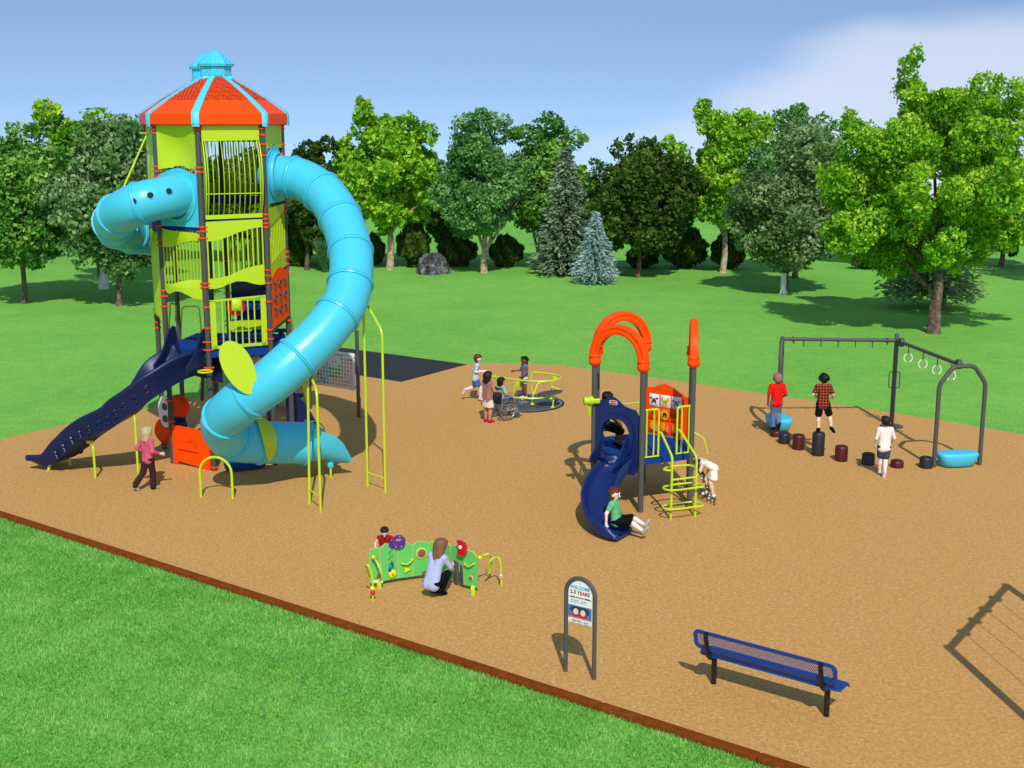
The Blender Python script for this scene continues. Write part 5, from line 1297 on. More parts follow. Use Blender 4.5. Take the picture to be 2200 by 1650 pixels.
# ------------------------------------------------------------------ green activity wall
def activity_wall():
    px=[(794,1263,1182),(817,1259,1176),(855,1252,1173),(886,1248,1171),(922,1243,1167),(941,1245,1170),(971,1256,1173),(998,1266,1184),(1027,1273,1196)]
    mids=[(1178,1177),(1168,1169),(1167,1166),(1163,1164),(1163,1166),(1165,1164),(1171,1175),(1182,1186)]
    W=[G(x,y) for x,y,_ in px]; 
    t=thing('activity_wall','green folding activity wall with purple and red toys on top','activity panel',W[4])
    pans=[]
    for i in range(len(W)-1):
        a,b=W[i],W[i+1]; u=(b-a).normalized(); L_=(b-a).length-.006; za=P(px[i][0],px[i][2],a.y).z; zb=P(px[i+1][0],px[i+1][2],b.y).z; z0=.09
        m0=P(px[i][0]*.67+px[i+1][0]*.33,mids[i][0],a.y*.67+b.y*.33).z; m1=P(0,mids[i][1],a.y*.33+b.y*.67).z
        poly=[(0,z0),(L_,z0),(L_,zb-.01),(L_*.72,m1),(L_*.3,m0),(0,za-.01)]
        if i==6: poly=[(0,z0),(L_*.06,z0),(L_*.10,.50),(L_*.94,.42),(L_,z0),(L_,zb),(L_*.6,m1),(L_*.3,m0),(0,za)]
        mb=MB(); prism(mb,poly,a+u*.006,u,UZ,.022); p=mb.build('board_panel',M['green_board'],t,smooth=False); pans.append((p,a,u,L_))
        mb=MB(); mb2=[]
        prism(mb,[(0,z0),(.008,z0),(.008,za-.03),(0,za-.02)],a+u*.0+u.cross(UZ)*.023,u,UZ,.003); mb.build('board_edge',M['tan_edge'],p,smooth=False)
        if True:
            tp=poly[2:] ; mb=MB(); 
            ed=[a+u*(.006+x)+UZ*(z+.003)+u.cross(UZ)*.011 for x,z in poly[-4:]]; tube(mb,ed,.010,4); mb.build('board_edge',M['tan_edge'],p,smooth=False)
    def on(px_,py_,lift=.03):   # a point on the wall face seen at that spot
        best=None
        for p,a,u,L_ in pans:
            w=u.cross(UZ); d=ray(px_,py_); o=Vector((0,0,CAM_H)); den=d.dot(w)
            tt=(a-o).dot(w)/den; q=o+d*tt; x=(q-a).dot(u)
            if -.02<=x<=L_+.03: best=(q+w*lift,u,w,p); 
        return best
    def disc_on(x,y,r,t_,m,name,lift=.035,n=22):
        q,u,w,p=on(x,y,lift); mb=MB(); lathe(mb,[(r*.97,-t_/2),(r,-t_/2+.004),(r,t_/2-.004),(r*.9,t_/2)],q,w,n); return mb.build(name,M[m],p)
    def bar(x0,y0,x1,y1,r,m,name,out=.06,sag=.03):
        q0,u,w,p=on(x0,y0,.02); q1,_,_,_=on(x1,y1,.02); mid=(q0+q1)/2+w*out-UZ*sag; mb=MB(); tube(mb,catmull([q0,q0+w*out*.7,mid,q1+w*out*.7,q1],4),r,8); ball(mb,q0+w*.02,r*1.5,0,8); ball(mb,q1+w*.02,r*1.5,0,8); return mb.build(name,M[m],p)
    bar(862,1209,884,1201,.015,'lime_metal','handle'); bar(1002,1210,1021,1210,.013,'lime_metal','handle'); bar(922,1212,925,1206,.013,'lime_metal','handle')
    disc_on(904,1187,.105,.02,'tan_edge','window_rim'); disc_on(904,1187,.075,.02,'brown_glass','window',.042)
    disc_on(910,1230,.045,.016,'brown_glass','window'); disc_on(812,1237,.04,.016,'brown_glass','window'); disc_on(1014,1241,.05,.012,'tan_edge','window_rim'); disc_on(1014,1241,.035,.014,'brown_glass','window',.042)
    disc_on(841,1231,.07,.04,'yellow','spin_wheel'); disc_on(841,1231,.02,.03,'c_orange','spin_hub',.07)
    q,u,w,p=on(874,1222,.03); mb=MB(); prism(mb,[(-.05,-.055),(.05,0),(-.05,.055)],q,u,UZ,.03); mb.build('triangle_toy',M['yellow'],p)
    for (x,y) in ((841,1213),(836,1219),(840,1209),(835,1223)): disc_on(x,y,.022,.05,'blue_bead','bead',.05,12)
    for k in range(9):
        x=841-(k%3)*3; y=1180+k*4.2; q,u,w,p=on(x,y,.025); mb=MB(); box(mb,q,(.012,.008,.03),frame_axes(u)); mb.build('slot_mark',M['dark'],p)
    # purple wheel and red shield standing on the top edge
    q=P(855,1163,on(856,1180)[0].y); u,w=on(856,1180)[1:3]
    mb=MB(); n=24; ringpanel(mb,[(.125*math.cos(2*math.pi*i/n),.125*math.sin(2*math.pi*i/n)) for i in range(n)],[(.062*math.cos(2*math.pi*i/n),.035+.025*math.sin(2*math.pi*i/n)) for i in range(n)],q+w*.02,u,UZ,.03); tw=mb.build('purple_wheel',M['purple'],t)
    mb=MB(); lathe(mb,[(.07,0),(.07,.02)],P(841,1168,q.y)+w*.045,w,16); mb.build('purple_knob',M['purple'],tw)
    for x,z in ((.02,.10),(.05,-.085),(-.055,-.08)):
        mb=MB(); ball(mb,q+w*.05+u*x+UZ*z,.010,0,6); mb.build('bolt',M['white'],tw)
    q=P(997,1175,on(997,1190)[0].y); u,w=on(997,1190)[1:3]
    mb=MB(); prism(mb,[(-.09,-.08),(-.05,-.13),(.05,-.14),(.08,-.09),(.09,.05),(.05,.10),(-.04,.13),(-.10,.12),(-.07,.06)],q+w*.03,u,UZ,.06); rs=mb.build('red_shield',M['red'],t)
    mb=MB(); lathe(mb,[(.035,0),(.03,.02)],q+w*.095+UZ*.02-u*.01,w,14); mb.build('shield_eye',M['white'],rs)
    # roller bars in the doorway
    for i,(x0,x1) in enumerate(((975,984),(988,997))):
        q0=on(x0,1235,-.01); q1=on(x1,1238,-.01); u=q0[1]; mb=MB(); L_=(q1[0]-q0[0]).length; c=(q0[0]+q1[0])/2; box(mb,Vector((c.x,c.y,.27)),(L_,.05,.42),frame_axes(u),bev=.015); mb.build('roller_bar',M['dkgrey_panel'],t)
    # feet
    for x,y in ((815,1262),(1016,1276)):
        g=G(x,y+4); mb=MB(); box(mb,g+UZ*.09,(.075,.05,.18),bev=.008); mb.build('foot',M['lime_metal'],t)
    q=G(816,1262); 
    mb=MB(); box(mb,P(812,1250,q.y-.1),(.18,.03,.05),bev=.015); mb.build('white_handle',M['white'],t)
    # loop rails with beads : left
    def loop(pts,r=.017,name='bead_rail'):
        mb=MB(); tube(mb,catmull(pts,6),r,8); return mb.build(name,M['lime_metal'],t)
    yL=W[0].y
    r1=loop([P(803,1198,yL-.05),P(808,1205,yL-.12),P(815,1218,yL-.18),P(820,1232,yL-.18),P(819,1243,yL-.14),P(814,1250,yL-.06)])
    for x,y,m,r in ((802,1197,'yellow',.035),(807,1203,'red',.03)):
        mb=MB(); ball(mb,P(x,y,yL-.09),r); mb.build('bead',M[m],r1)
    g=G(801,1292); yl=g.y
    r2=loop([g,P(801,1270,yl),P(800,1245,yl),P(796,1225,yl),P(790,1214,yl),P(787,1216,yl+.1),P(790,1228,yl+.2),P(795,1240,yl+.25)])
    for x,y,m,r in ((800,1264,'yellow',.042),(801,1273,'red',.045)):
        mb=MB(); ball(mb,P(x,y,yl),r); mb.build('bead',M[m],r2)
    # right
    g=G(1077,1261); yr=g.y
    r3=loop([P(1028,1199,W[-1].y),P(1037,1194,yr-.05),P(1048,1190,yr),P(1055,1196,yr+.1),P(1056,1212,yr+.3),P(1051,1232,yr+.35),P(1046,1236,yr+.2),P(1046,1228,yr),P(1051,1210,yr-.1),P(1058,1200,yr-.1),P(1068,1197,yr),P(1074,1205,yr),P(1076,1225,yr),g])
    for x,y,m,r in ((1031,1198,'yellow',.035),(1076,1236,'white',.026),(1076,1242,'c_orange',.026)):
        mb=MB(); ball(mb,P(x,y,yr if x>1050 else W[-1].y-.02),r); mb.build('bead',M[m],r3)
M['brown_glass']=mat('brown_window','86603c',.3,.05)
activity_wall()

# ------------------------------------------------------------------ swing set just outside the frame (only its shadow is in view)
def swing_set():
    H=2.95; tip=G(2036,1390); k=H
    base=Vector((tip.x-SUN_TRAVEL.x/-SUN_TRAVEL.z*k, tip.y-SUN_TRAVEL.y/-SUN_TRAVEL.z*k,0))
    tip2=G(2176,1240); d=(tip2-tip).normalized()
    t=thing('swing_set','grey swing frame whose shadow falls across the lower right','swing set',base)
    mb=MB(); tube(mb,[base,base+UZ*H],.075,12); tube(mb,[base+UZ*(H-.05),base+UZ*(H-.05)+d*3.3],.06,12); tube(mb,[base+d*3.3,base+d*3.3+UZ*H],.075,12); mb.build('frame',M['grey'],t)
    for i,s in enumerate((.75,1.35,1.95,2.55)):
        mb=MB(); p=base+d*s+UZ*(H-.05); lathe(mb,[(.10,-.04),(.10,.04)],p,d,10); tube(mb,[p,p-UZ*2.3],.008,4); mb.build('chain',M['grey'],t)
    for s in (1.05,2.25):
        mb=MB(); box(mb,base+d*s+UZ*.62,(.62,.28,.08),frame_axes(d),bev=.03); mb.build('seat',M['black'],t)
swing_set()
# ------------------------------------------------------------------ people
def people():
    f=lambda px,py,z=0: G(px,py,z)
    person('blond person in a pink top and dark trousers walking under the navy slide',f(322,1052),52,1.44,
        dict(elL=(-.165,-.07,.645),wrL=(-.115,.05,.56),elR=(.15,-.02,.63),wrR=(.165,.11,.575),knL=(-.06,-.06,.275),anL=(-.06,-.225,.105),toL=(-.06,-.165,.03),knR=(.05,.035,.27),anR=(.045,.03,.045),toR=(.045,.12,.02)),
        'skin_light',[('shirt','cloth_pink',1.7,.02),('pants','cloth_brown',1.95,.012),('shoes','shoe_grey')],('long','hair_blond',.11,.02),face=False)
    b,h=STP[0]
    person('person in a red shirt, jeans and cap standing on the short dark red stump',b+Vector((-.02,0,h)),97,1.50,
        dict(elL=(-.155,-.03,.64),wrL=(-.15,.0,.50),elR=(.145,-.05,.63),wrR=(.125,.07,.57),knL=(-.04,.05,.28),anL=(-.03,.02,.045),toL=(-.03,.10,.02),knR=(.045,.04,.285),anR=(.03,-.085,.125),toR=(.03,-.06,.045),hpL=(-.045,0,.49)),
        'skin_dark',[('shirt','cloth_red',.8,.02),('pants','cloth_jeans',1.9,.008),('shoes','shoe_black')],('cap','cloth_mauve'),face=False)
    b,h=STP[3]
    person('person in a red plaid shirt and black shorts stepping off the tallest stump',b+Vector((.06,0,h)),90,1.45,
        dict(elL=(-.175,-.04,.655),wrL=(-.125,.07,.605),elR=(.155,-.02,.645),wrR=(.185,.09,.585),knL=(-.06,.02,.27),anL=(-.05,.0,.045),toL=(-.05,.08,.02),hpR=(.055,0,.49),knR=(.12,.0,.285),anR=(.155,-.035,.07),toR=(.215,.02,.0)),
        'skin_light',[('shirt','cloth_plaid',.75,.035),('pants','cloth_black',.82,.012),('shoes','shoe_black')],('curly','hair_black'),face=False)
    person('person in a white sleeveless shirt and dark shorts walking towards the stumps',f(1896,1022),88,1.41,
        dict(elL=(-.145,-.05,.635),wrL=(-.14,.03,.52),elR=(.15,-.03,.64),wrR=(.145,.07,.56),knL=(-.035,.05,.28),anL=(-.035,.03,.05),toL=(-.035,.12,.02),knR=(.03,-.01,.27),anR=(-.005,-.14,.10),toR=(-.01,-.12,.01)),
        'skin_pale',[('shirt','cloth_white',0,.03),('pants','cloth_grey',.72,.012),('shoes','shoe_white')],('short','hair_dark'),face=False)
    person('person with braids running in a pale shirt and denim skirt left of the wheelchair',f(1022,861),4,1.38,
        dict(pel=(0,-.02,.50),nek=(0,.03,.80),hd=(0,.055,.895),shL=(-.095,.03,.775),shR=(.095,.03,.775),elL=(-.13,-.05,.66),wrL=(-.12,.08,.625),elR=(.13,-.0,.645),wrR=(.115,.145,.645),knL=(-.05,-.03,.29),anL=(-.05,-.23,.23),toL=(-.05,-.27,.15),knR=(.05,.10,.285),anR=(.05,.095,.05),toR=(.055,.18,.02)),
        'skin_pale',[('shirt','cloth_pale',.6,.02),('skirt','cloth_denim',.15),('shoes','cloth_whitepink')],('braids','hair_auburn'))
    person('dark-haired person in a mauve top and pink shoes pushing the wheelchair',f(1048,908),44,1.42,
        dict(elL=(-.135,.05,.63),wrL=(-.11,.17,.60),elR=(.135,.05,.63),wrR=(.13,.17,.60)),
        'skin_tan',[('shirt','cloth_mauve',0,.06),('skirt','cloth_cream',.16),('shoes','shoe_pink')],('long','hair_dark',.12,.015),face=False)
    H=1.26; s=WCseat
    person('person in a mint shirt and jeans sitting in the wheelchair',s+Vector((0,0,.06*H-.5*H))-WCf*.02,37,H,
        dict(hpL=(-.055,.0,.5),hpR=(.055,0,.5),knL=(-.06,.235,.505),knR=(.06,.235,.505),anL=(-.06,.30,.27),anR=(.06,.30,.27),toL=(-.06,.385,.245),toR=(.06,.385,.245),elL=(-.15,.02,.645),wrL=(-.16,.13,.56),elR=(.15,.03,.65),wrR=(.165,.15,.60)),
        'skin_tan',[('shirt','cloth_mint',.8,.0),('pants','cloth_denim',1.3),('shoes','shoe_white')],('bob','hair_dark'),face=False)
    person('person with black ponytail in a blue top standing on the spinner disc',G(1127,857,.03),205,1.27,
        dict(elR=(.135,.04,.655),wrR=(.185,.16,.635),elL=(-.125,.0,.64),wrL=(-.11,.10,.575)),
        'skin_dark',[('shirt','cloth_jeans',0,.03),('skirt','cloth_denim',.05),('pants','cloth_white',.45),('shoes','shoe_white')],('tail','hair_black'))
    person('person in a red tank top standing behind the green activity wall',G(829,1243),272,1.02,
        dict(nek=(0,.05,.78),hd=(0,.09,.87),shL=(-.1,.04,.76),shR=(.1,.04,.76),elL=(-.16,.05,.66),wrL=(-.15,.14,.60),elR=(.165,.04,.66),wrR=(.16,.12,.58)),
        'skin_light',[('shirt','cloth_tank',0,.02),('pants','cloth_black',.8),('shoes','shoe_white')],('short','hair_dark'))
    person('long-haired person in a lavender shirt crouching in front of the green wall',G(937,1281),58,1.38,
        dict(pel=(0,-.10,.20),hpL=(-.055,-.10,.195),hpR=(.055,-.10,.195),nek=(0,.05,.53),hd=(.02,.085,.635),shL=(-.092,.04,.505),shR=(.092,.04,.505),elL=(-.12,.13,.40),wrL=(-.08,.24,.40),elR=(.135,.12,.37),wrR=(.09,.23,.35),
             knL=(-.075,.13,.27),knR=(.085,.13,.27),anL=(-.06,.01,.06),anR=(.06,.01,.06),toL=(-.07,.10,.02),toR=(.07,.10,.02)),
        'skin_light',[('shirt','cloth_lav',1.0,.018),('pants','cloth_black',1.9,.005),('shoes','shoe_black')],('long','hair_light_brown',.20,.055),face=False)
    H=1.40; q=P(1325,1122,23.85)
    person('person in green and black sitting at the foot of the small curved slide',Vector((q.x,q.y,q.z-.5*H+.03)),-22,H,
        dict(nek=(0,-.045,.795),hd=(0,-.035,.885),shL=(-.095,-.045,.765),shR=(.095,-.045,.765),hpL=(-.05,0,.5),hpR=(.05,0,.5),knL=(-.06,.20,.555),knR=(.06,.215,.53),anL=(-.06,.40,.465),anR=(.06,.41,.41),toL=(-.065,.44,.53),toR=(.07,.46,.465),
             elR=(.165,-.10,.64),wrR=(.175,-.10,.50),elL=(-.15,-.08,.64),wrL=(-.17,-.06,.51)),
        'skin_pale',[('shirt','cloth_green',.55,.01),('pants','cloth_black',.95,.004),('shoes','shoe_grey')],('bob','hair_auburn'),look=(.15,1,0))
    x=XatY(1317,26.35,1.8)
    person('person crouching on the low deck behind the slide opening, dark curly hair',Vector((x,26.35,1.13)),8,1.42,
        dict(pel=(0,-.12,.36),hpL=(-.05,-.12,.355),hpR=(.05,-.12,.355),knL=(-.06,.11,.31),knR=(.06,.12,.27),anL=(-.06,.06,.05),anR=(.06,.10,.05),toL=(-.06,.15,.02),toR=(.06,.19,.02),nek=(0,-.10,.665),hd=(0,-.08,.76),shL=(-.098,-.10,.64),shR=(.098,-.10,.64),elL=(-.13,-.06,.51),elR=(.13,-.06,.51),wrL=(-.12,.04,.43),wrR=(.12,.04,.43)),
        'skin_dark',[('shirt','cloth_dgreen',.7,.01),('pants','cloth_black',.95,.01),('shoes','shoe_black')],('curly','hair_black'),face=False)
    q=P(1526,1070,26.25)
    person('person in cream clothes bending forward on the rope net of the low structure',Vector((q.x,q.y,max(.03,q.z))),196,1.30,
        dict(pel=(0,-.02,.53),hpL=(-.05,-.02,.52),hpR=(.05,-.02,.52),nek=(0,.22,.655),hd=(0,.315,.655),shL=(-.095,.20,.64),shR=(.095,.20,.64),elL=(-.11,.25,.51),wrL=(-.10,.30,.43),elR=(.11,.25,.51),wrR=(.10,.31,.43),
             knL=(-.05,.03,.28),anL=(-.055,-.03,.05),toL=(-.055,.05,.02),knR=(.05,.06,.30),anR=(.05,.03,.10),toR=(.05,.11,.07)),
        'skin_light',[('shirt','cloth_white',.0,.02),('skirt','cloth_white',.17,(0,.03,-1)),('shoes','shoe_white')],('long','hair_dark',.06,.0),face=False)
    # two behind the tower
    person('black-haired person behind the tower, head showing above the big tube slide',Vector((XatY(604,34.6,2.1),34.6,1.11)),265,1.17,{},
        'skin_dark',[('shirt','cloth_black',.6),('pants','cloth_jeans',1.8),('shoes','shoe_black')],('curly','hair_black'))
    person('person in a beige top standing under the tower deck behind the tube slide',Vector((XatY(545,31.0,2.0),31.0,1.21)),100,1.27,{},
        'skin_tan',[('shirt','cloth_cream',.6,.04),('pants','cloth_grey',1.8),('shoes','shoe_white')],('short','hair_dark'),face=False)
people()
# ------------------------------------------------------------------ trees, bushes, rock
def leaf_mesh(name, cen, nrm_up, size, tint, m, parent, rng, aspect=1.0, dirs=None):
    n=len(cen); 
    a=rng.normal(size=(n,3)) if dirs is None else dirs+rng.normal(size=(n,3))*.25
    a/=np.linalg.norm(a,axis=1)[:,None]
    b=rng.normal(size=(n,3)); b+=nrm_up; b-= (b*a).sum(1)[:,None]*a; b/=np.linalg.norm(b,axis=1)[:,None]+1e-9
    c=np.cross(a,b)
    s=(size*rng.uniform(.65,1.25,n))[:,None]
    # each leaf spray: a folded six point blade
    p=[cen-a*s*.5, cen+c*s*.34*aspect-a*s*.05+b*s*.08, cen+c*s*.15*aspect+a*s*.32, cen+a*s*.55, cen-c*s*.15*aspect+a*s*.30, cen-c*s*.34*aspect-a*s*.05+b*s*.08]
    V=np.stack(p,1).reshape(-1,3); idx=np.arange(n)[:,None]*6
    F=np.concatenate([idx+np.array([0,1,2,3]),idx+np.array([0,3,4,5])],1).reshape(-1,4)
    me=bpy.data.meshes.new(name); me.vertices.add(len(V)); me.vertices.foreach_set('co',V.ravel().astype(np.float32))
    me.loops.add(F.size); me.loops.foreach_set('vertex_index',F.ravel().astype(np.int32)); me.polygons.add(len(F)); me.polygons.foreach_set('loop_start',np.arange(0,F.size,4,dtype=np.int32)); me.polygons.foreach_set('loop_total',np.full(len(F),4,dtype=np.int32))
    me.materials.append(M[m]); me.update()
    at=me.attributes.new('tint','FLOAT','FACE'); at.data.foreach_set('value',np.repeat(np.clip(tint,0,1),2).astype(np.float32))
    o=bpy.data.objects.new(name,me); COL.objects.link(o); o.parent=parent; o.matrix_parent_inverse=Matrix.Translation(-Vector(root_off(parent)))
    return o
def tree(kind,label,trunk,crown,leaf,n,lsize,seed,name='tree',bark='bark',group='trees along the far side of the lawn',leaders=(),nb=46,white=False,tr=.16,cat='tree',blob=.30,fork=True,dbias=None,depth=1.0):
    """trunk=(px,py) foot; crown=(x0,x1,ytop,ybot) in survey px"""
    if kind=='round': n=int(n*1.95); lsize*=.76; nb=int(nb*1.35)
    rng=np.random.default_rng(seed); base=G(*trunk); Y=base.y
    x0,x1,yt,yb=crown
    if kind=='round': q=(x1-x0)*.035; x0-=q; x1+=q
    zt=zy(yt,Y); zb=zy(yb,Y); zc_=(Y*CP+(CAM_H-(zt+zb)/2)*SP)
    X0=XatY(x0,Y,(zt+zb)/2); X1=XatY(x1,Y,(zt+zb)/2); cx=(X0+X1)/2; rx=(X1-X0)/2; rz=(zt-zb)/2; cz=(zt+zb)/2; ry=min(rx,rz*1.1)*depth
    t=thing(name,label,cat,base,group)
    C=[]; R=[]; 
    if kind=='round':
        k=0
        while len(C)<nb:
            p=rng.normal(size=3); p/=np.linalg.norm(p); r=rng.uniform(.08,1)**.42*(1-blob*.62); p=p*r
            zz=p[2]; taper=1.0-.38*max(0,zz)**1.3-.15*max(0,-zz)      # narrower top
            C.append((cx+p[0]*rx*taper*1.08,Y+p[1]*ry*taper,cz+zz*rz*1.02)); R.append(blob*rng.uniform(.65,1.15)*min(rx,rz))
        for lx,ly,lr in leaders:
            q=P(lx,ly,Y); C.append((q.x,Y+rng.normal()*.3,q.z)); R.append(lr)
        C=np.array(C); R=np.array(R); m0=len(C)
        kid=np.repeat(np.arange(m0),5); dk=rng.normal(size=(len(kid),3)); dk/=np.linalg.norm(dk,axis=1)[:,None]      # smaller sprays break the outline
        C2=C[kid]+dk*(R[kid]*rng.uniform(.75,1.15,len(kid)))[:,None]; R2=R[kid]*rng.uniform(.22,.52,len(kid)); C=np.concatenate([C,C2]); R=np.concatenate([R,R2])
        w=R**1.8; which=rng.choice(len(C),n,p=w/w.sum())
        d=rng.normal(size=(n,3)); d/=np.linalg.norm(d,axis=1)[:,None]; rr=rng.uniform(.4,1.0,n)**.6*(1+.28*rng.random(n)**4)
        cen=C[which]+d*(R[which]*rr)[:,None]*np.array([1.05,1.05,.85])
        tint=.5+.30*rng.normal(size=len(C))[which]*.6+rng.normal(size=n)*.20
        leaf_mesh('crown',cen,d*.8+np.array([0,-.1,.5]),lsize,tint,leaf,t,rng)
    elif kind=='conifer':
        # whorls of drooping boughs
        cen=[]; dirs=[]; tn=[]
        H_=zt-zb; W=int(nb)
        per=n//(W*9)
        for i in range(W):
            f=i/(W-1); z=zb+H_*(f**.92); rad=rx*(1-f)**.8*(.9+.2*rng.random())*(1 if f>.06 else .8)+.05
            nbr=int(6+9*(1-f))
            for k in range(nbr):
                a=2*math.pi*(k+rng.random()*.6)/nbr; L_=rad*rng.uniform(.78,1.1); tt=rng.random()
                m_=max(6,int(per*9/nbr*(.3+1.2*(1-f))))
                s=rng.random(m_)**.7; dr=np.array([math.cos(a),math.sin(a)*depth]); 
                pos=np.stack([cx+dr[0]*L_*s,Y+dr[1]*L_*s,z-L_*.22*s+.12*np.sin(s*3)+rng.normal(size=m_)*.05*rx],1)+rng.normal(size=(m_,3))*np.array([.07,.07,.03])*rx*(1-.3*s)[:,None]
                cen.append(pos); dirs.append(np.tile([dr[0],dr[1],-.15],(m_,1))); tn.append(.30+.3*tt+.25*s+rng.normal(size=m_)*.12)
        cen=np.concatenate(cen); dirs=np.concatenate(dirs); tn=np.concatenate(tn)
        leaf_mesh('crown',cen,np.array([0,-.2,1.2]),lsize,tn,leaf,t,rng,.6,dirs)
    elif kind=='shrub':
        d=rng.normal(size=(n,3)); d/=np.linalg.norm(d,axis=1)[:,None]; r=rng.uniform(.55,1,n)**.5*(1+.08*np.sin(d[:,0]*9+seed)+.07*np.sin(d[:,2]*11))
        tp=(1-.55*np.clip(d[:,2],0,1)**1.3)*(1+.10*np.sin(np.arctan2(d[:,1],d[:,0])*5+seed))
        cen=np.stack([cx+d[:,0]*r*rx*tp,Y+d[:,1]*r*min(rx,rz)*tp,cz+d[:,2]*r*rz],1)
        tint=.45+.25*np.sin(d[:,0]*7+d[:,2]*5+seed)+rng.normal(size=n)*.2
        leaf_mesh('foliage',cen,d+np.array([0,0,.8]),lsize,tint,leaf,t,rng,.8,np.tile([0,0,1.0],(n,1)))
    elif kind=='reed':
        a=rng.uniform(0,2*math.pi,n); s=rng.random(n); r=rx*s*(.3+.7*rng.random(n)); cen=np.stack([cx+np.cos(a)*r,Y+np.sin(a)*r,zb+(zt-zb)*s],1)
        leaf_mesh('foliage',cen,np.array([0,-1,.3]),lsize,.5+rng.normal(size=n)*.2,leaf,t,rng,.15,np.stack([np.cos(a)*.4,np.sin(a)*.4,np.ones(n)],1))
    # trunk with limbs
    mb=MB(); top=Vector((cx*.6+base.x*.4,Y,cz+rz*(.35 if kind=='round' else .8)))
    fk=base+UZ*(max(.3,(zb-0)*.92)); fk.x+= .05
    tr_=tr
    path=[base-UZ*.05,base+UZ*.12,base.lerp(fk,.5)+Vector((rng.normal()*.05,0,0)),fk,fk.lerp(top,.5),top]
    tube(mb,path,[tr_*1.45,tr_*1.12,tr_*.95,tr_*.82,tr_*.5,.03],10)
    if kind=='round' and fork:
        for k in rng.choice(m0,min(11,m0),replace=False):
            c=Vector(C[k])
            if c.z<fk.z+.8: continue
            s=fk.lerp(top,rng.uniform(-.12,.35)); tube(mb,[s,s.lerp(c,.5)-UZ*.15*0+UZ*.1,c],[tr_*.42,tr_*.28,.02],6)
    if kind=='shrub':
        mb=MB(); tube(mb,[base-UZ*.05,base+UZ*(cz)],[.09,.04],7)
    if kind!='reed': tk=mb.build('trunk' if kind!='shrub' else 'stem',M[bark],t)
    if white:
        mb=MB(); hh=white; tube(mb,[base-UZ*.04,base+UZ*.1,base+UZ*hh],[tr_*1.5,tr_*1.25,tr_*1.06],12); mb.build('whitewash',M['whitewash'],tk)
    return t
def grove():
    T=tree
    T('round','round mid green tree at the left edge of the lawn',(53,652),(-85,165,288,588),'leaf_mid',15000,.30,11,tr=.13,leaders=[(45,300,.9),(20,330,.9),(95,345,.9)],nb=52)
    T('round','pale grey green tree just left of the tower with a slim trunk',(257,657),(118,405,262,592),'leaf_grey',17000,.30,12,tr=.13,leaders=[(200,290,.8),(270,285,.8)],nb=56)
    T('round','bright leafy tree with a whitewashed trunk foot behind the left trees',(223,620),(85,330,235,470),'leaf_bright',9000,.34,13,tr=.19,white=1.1,leaders=[(112,235,.6),(106,262,.7),(214,262,.8),(285,300,.7)],nb=40,blob=.26)
    T('round','small dark green tree seen between the tower and the big tube slide',(660,580),(590,735,325,545),'leaf_dark',8000,.32,14,tr=.13,leaders=[(665,325,.7),(705,310,.5)],nb=36)
    T('round','bright yellow green maple with a tall leader right of the tube slide',(838,579),(728,952,262,500),'leaf_bright',13000,.36,15,bark='bark_pale',tr=.19,leaders=[(830,300,1.0),(783,235,.5),(788,255,.5),(782,282,.7),(868,272,.8),(915,285,.7),(740,310,.4),(735,330,.5),(830,275,.6)],nb=42,blob=.25)
    T('round','blue green birch with a forked pale trunk',(1040,586),(928,1135,258,530),'leaf_birch',17000,.26,16,bark='bark_pale',tr=.17,leaders=[(1035,250,.5),(1035,270,.7),(1000,290,.8),(1070,285,.8)],nb=60,blob=.26)
    T('round','olive green tree between the birch and the grey spruce',(1156,580),(1095,1262,272,545),'leaf_mid',10000,.33,17,tr=.16,leaders=[(1180,270,.8),(1125,290,.7),(1228,300,.7)],nb=42)
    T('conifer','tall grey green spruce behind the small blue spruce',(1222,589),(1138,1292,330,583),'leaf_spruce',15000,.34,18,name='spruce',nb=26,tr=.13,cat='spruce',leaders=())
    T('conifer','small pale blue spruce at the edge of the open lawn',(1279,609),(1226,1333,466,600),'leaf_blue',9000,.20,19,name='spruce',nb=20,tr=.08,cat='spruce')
    T('round','dark green maple with twin tops right of the spruces',(1371,595),(1262,1505,318,545),'leaf_dark',15000,.32,20,tr=.14,leaders=[(1340,322,.7),(1395,316,.6),(1388,335,.9),(1300,380,.9)],nb=52)
    T('round','bright green maple with a leader behind the grey green tree',(1553,586),(1452,1650,258,500),'leaf_bright',12000,.34,21,bark='bark_pale',tr=.16,leaders=[(1513,228,.45),(1510,250,.5),(1520,272,.6),(1560,285,1.0),(1590,275,1.0),(1570,310,1.1),(1620,268,.8),(1640,295,.8),(1436,310,.4),(1460,330,.6)],nb=40,blob=.25)
    T('round','blue green birch behind the whitewashed tree',(1708,598),(1592,1812,248,470),'leaf_birch',10000,.28,22,tr=.15,leaders=[(1720,240,.5),(1700,262,.8),(1765,268,.7)],nb=44,blob=.26)
    T('round','sage green tree with a whitewashed trunk in front of the birch',(1683,632),(1562,1830,345,578),'leaf_sage',18000,.27,23,tr=.13,white=1.0,leaders=[(1740,315,1.0),(1725,330,1.2),(1765,340,1.0),(1790,400,1.0)],nb=60)
    T('round','large bright green maple at the right with a pale thick trunk',(2006,716),(1775,2270,190,600),'leaf_bright',52000,.21,24,bark='bark',tr=.23,leaders=[(1958,118,.28),(1952,138,.35),(1955,165,.4),(1960,192,.5),(1975,215,.6),(2120,185,.6),(2150,210,.7),(1826,245,.25),(1830,262,.3),(1838,285,.45),(2045,215,.5),(2010,235,.7),(2050,240,.7),(2085,225,.7),(2100,250,.8),(2180,255,.8),(2020,260,.7),(2190,230,.6),(1860,290,.6),(1810,510,.7)],nb=84,blob=.21)
    T('conifer','low dark spruce behind the trunk of the large maple',(2026,664),(1895,2118,470,622),'leaf_sage',9000,.26,25,name='spruce',nb=14,tr=.12,cat='spruce')
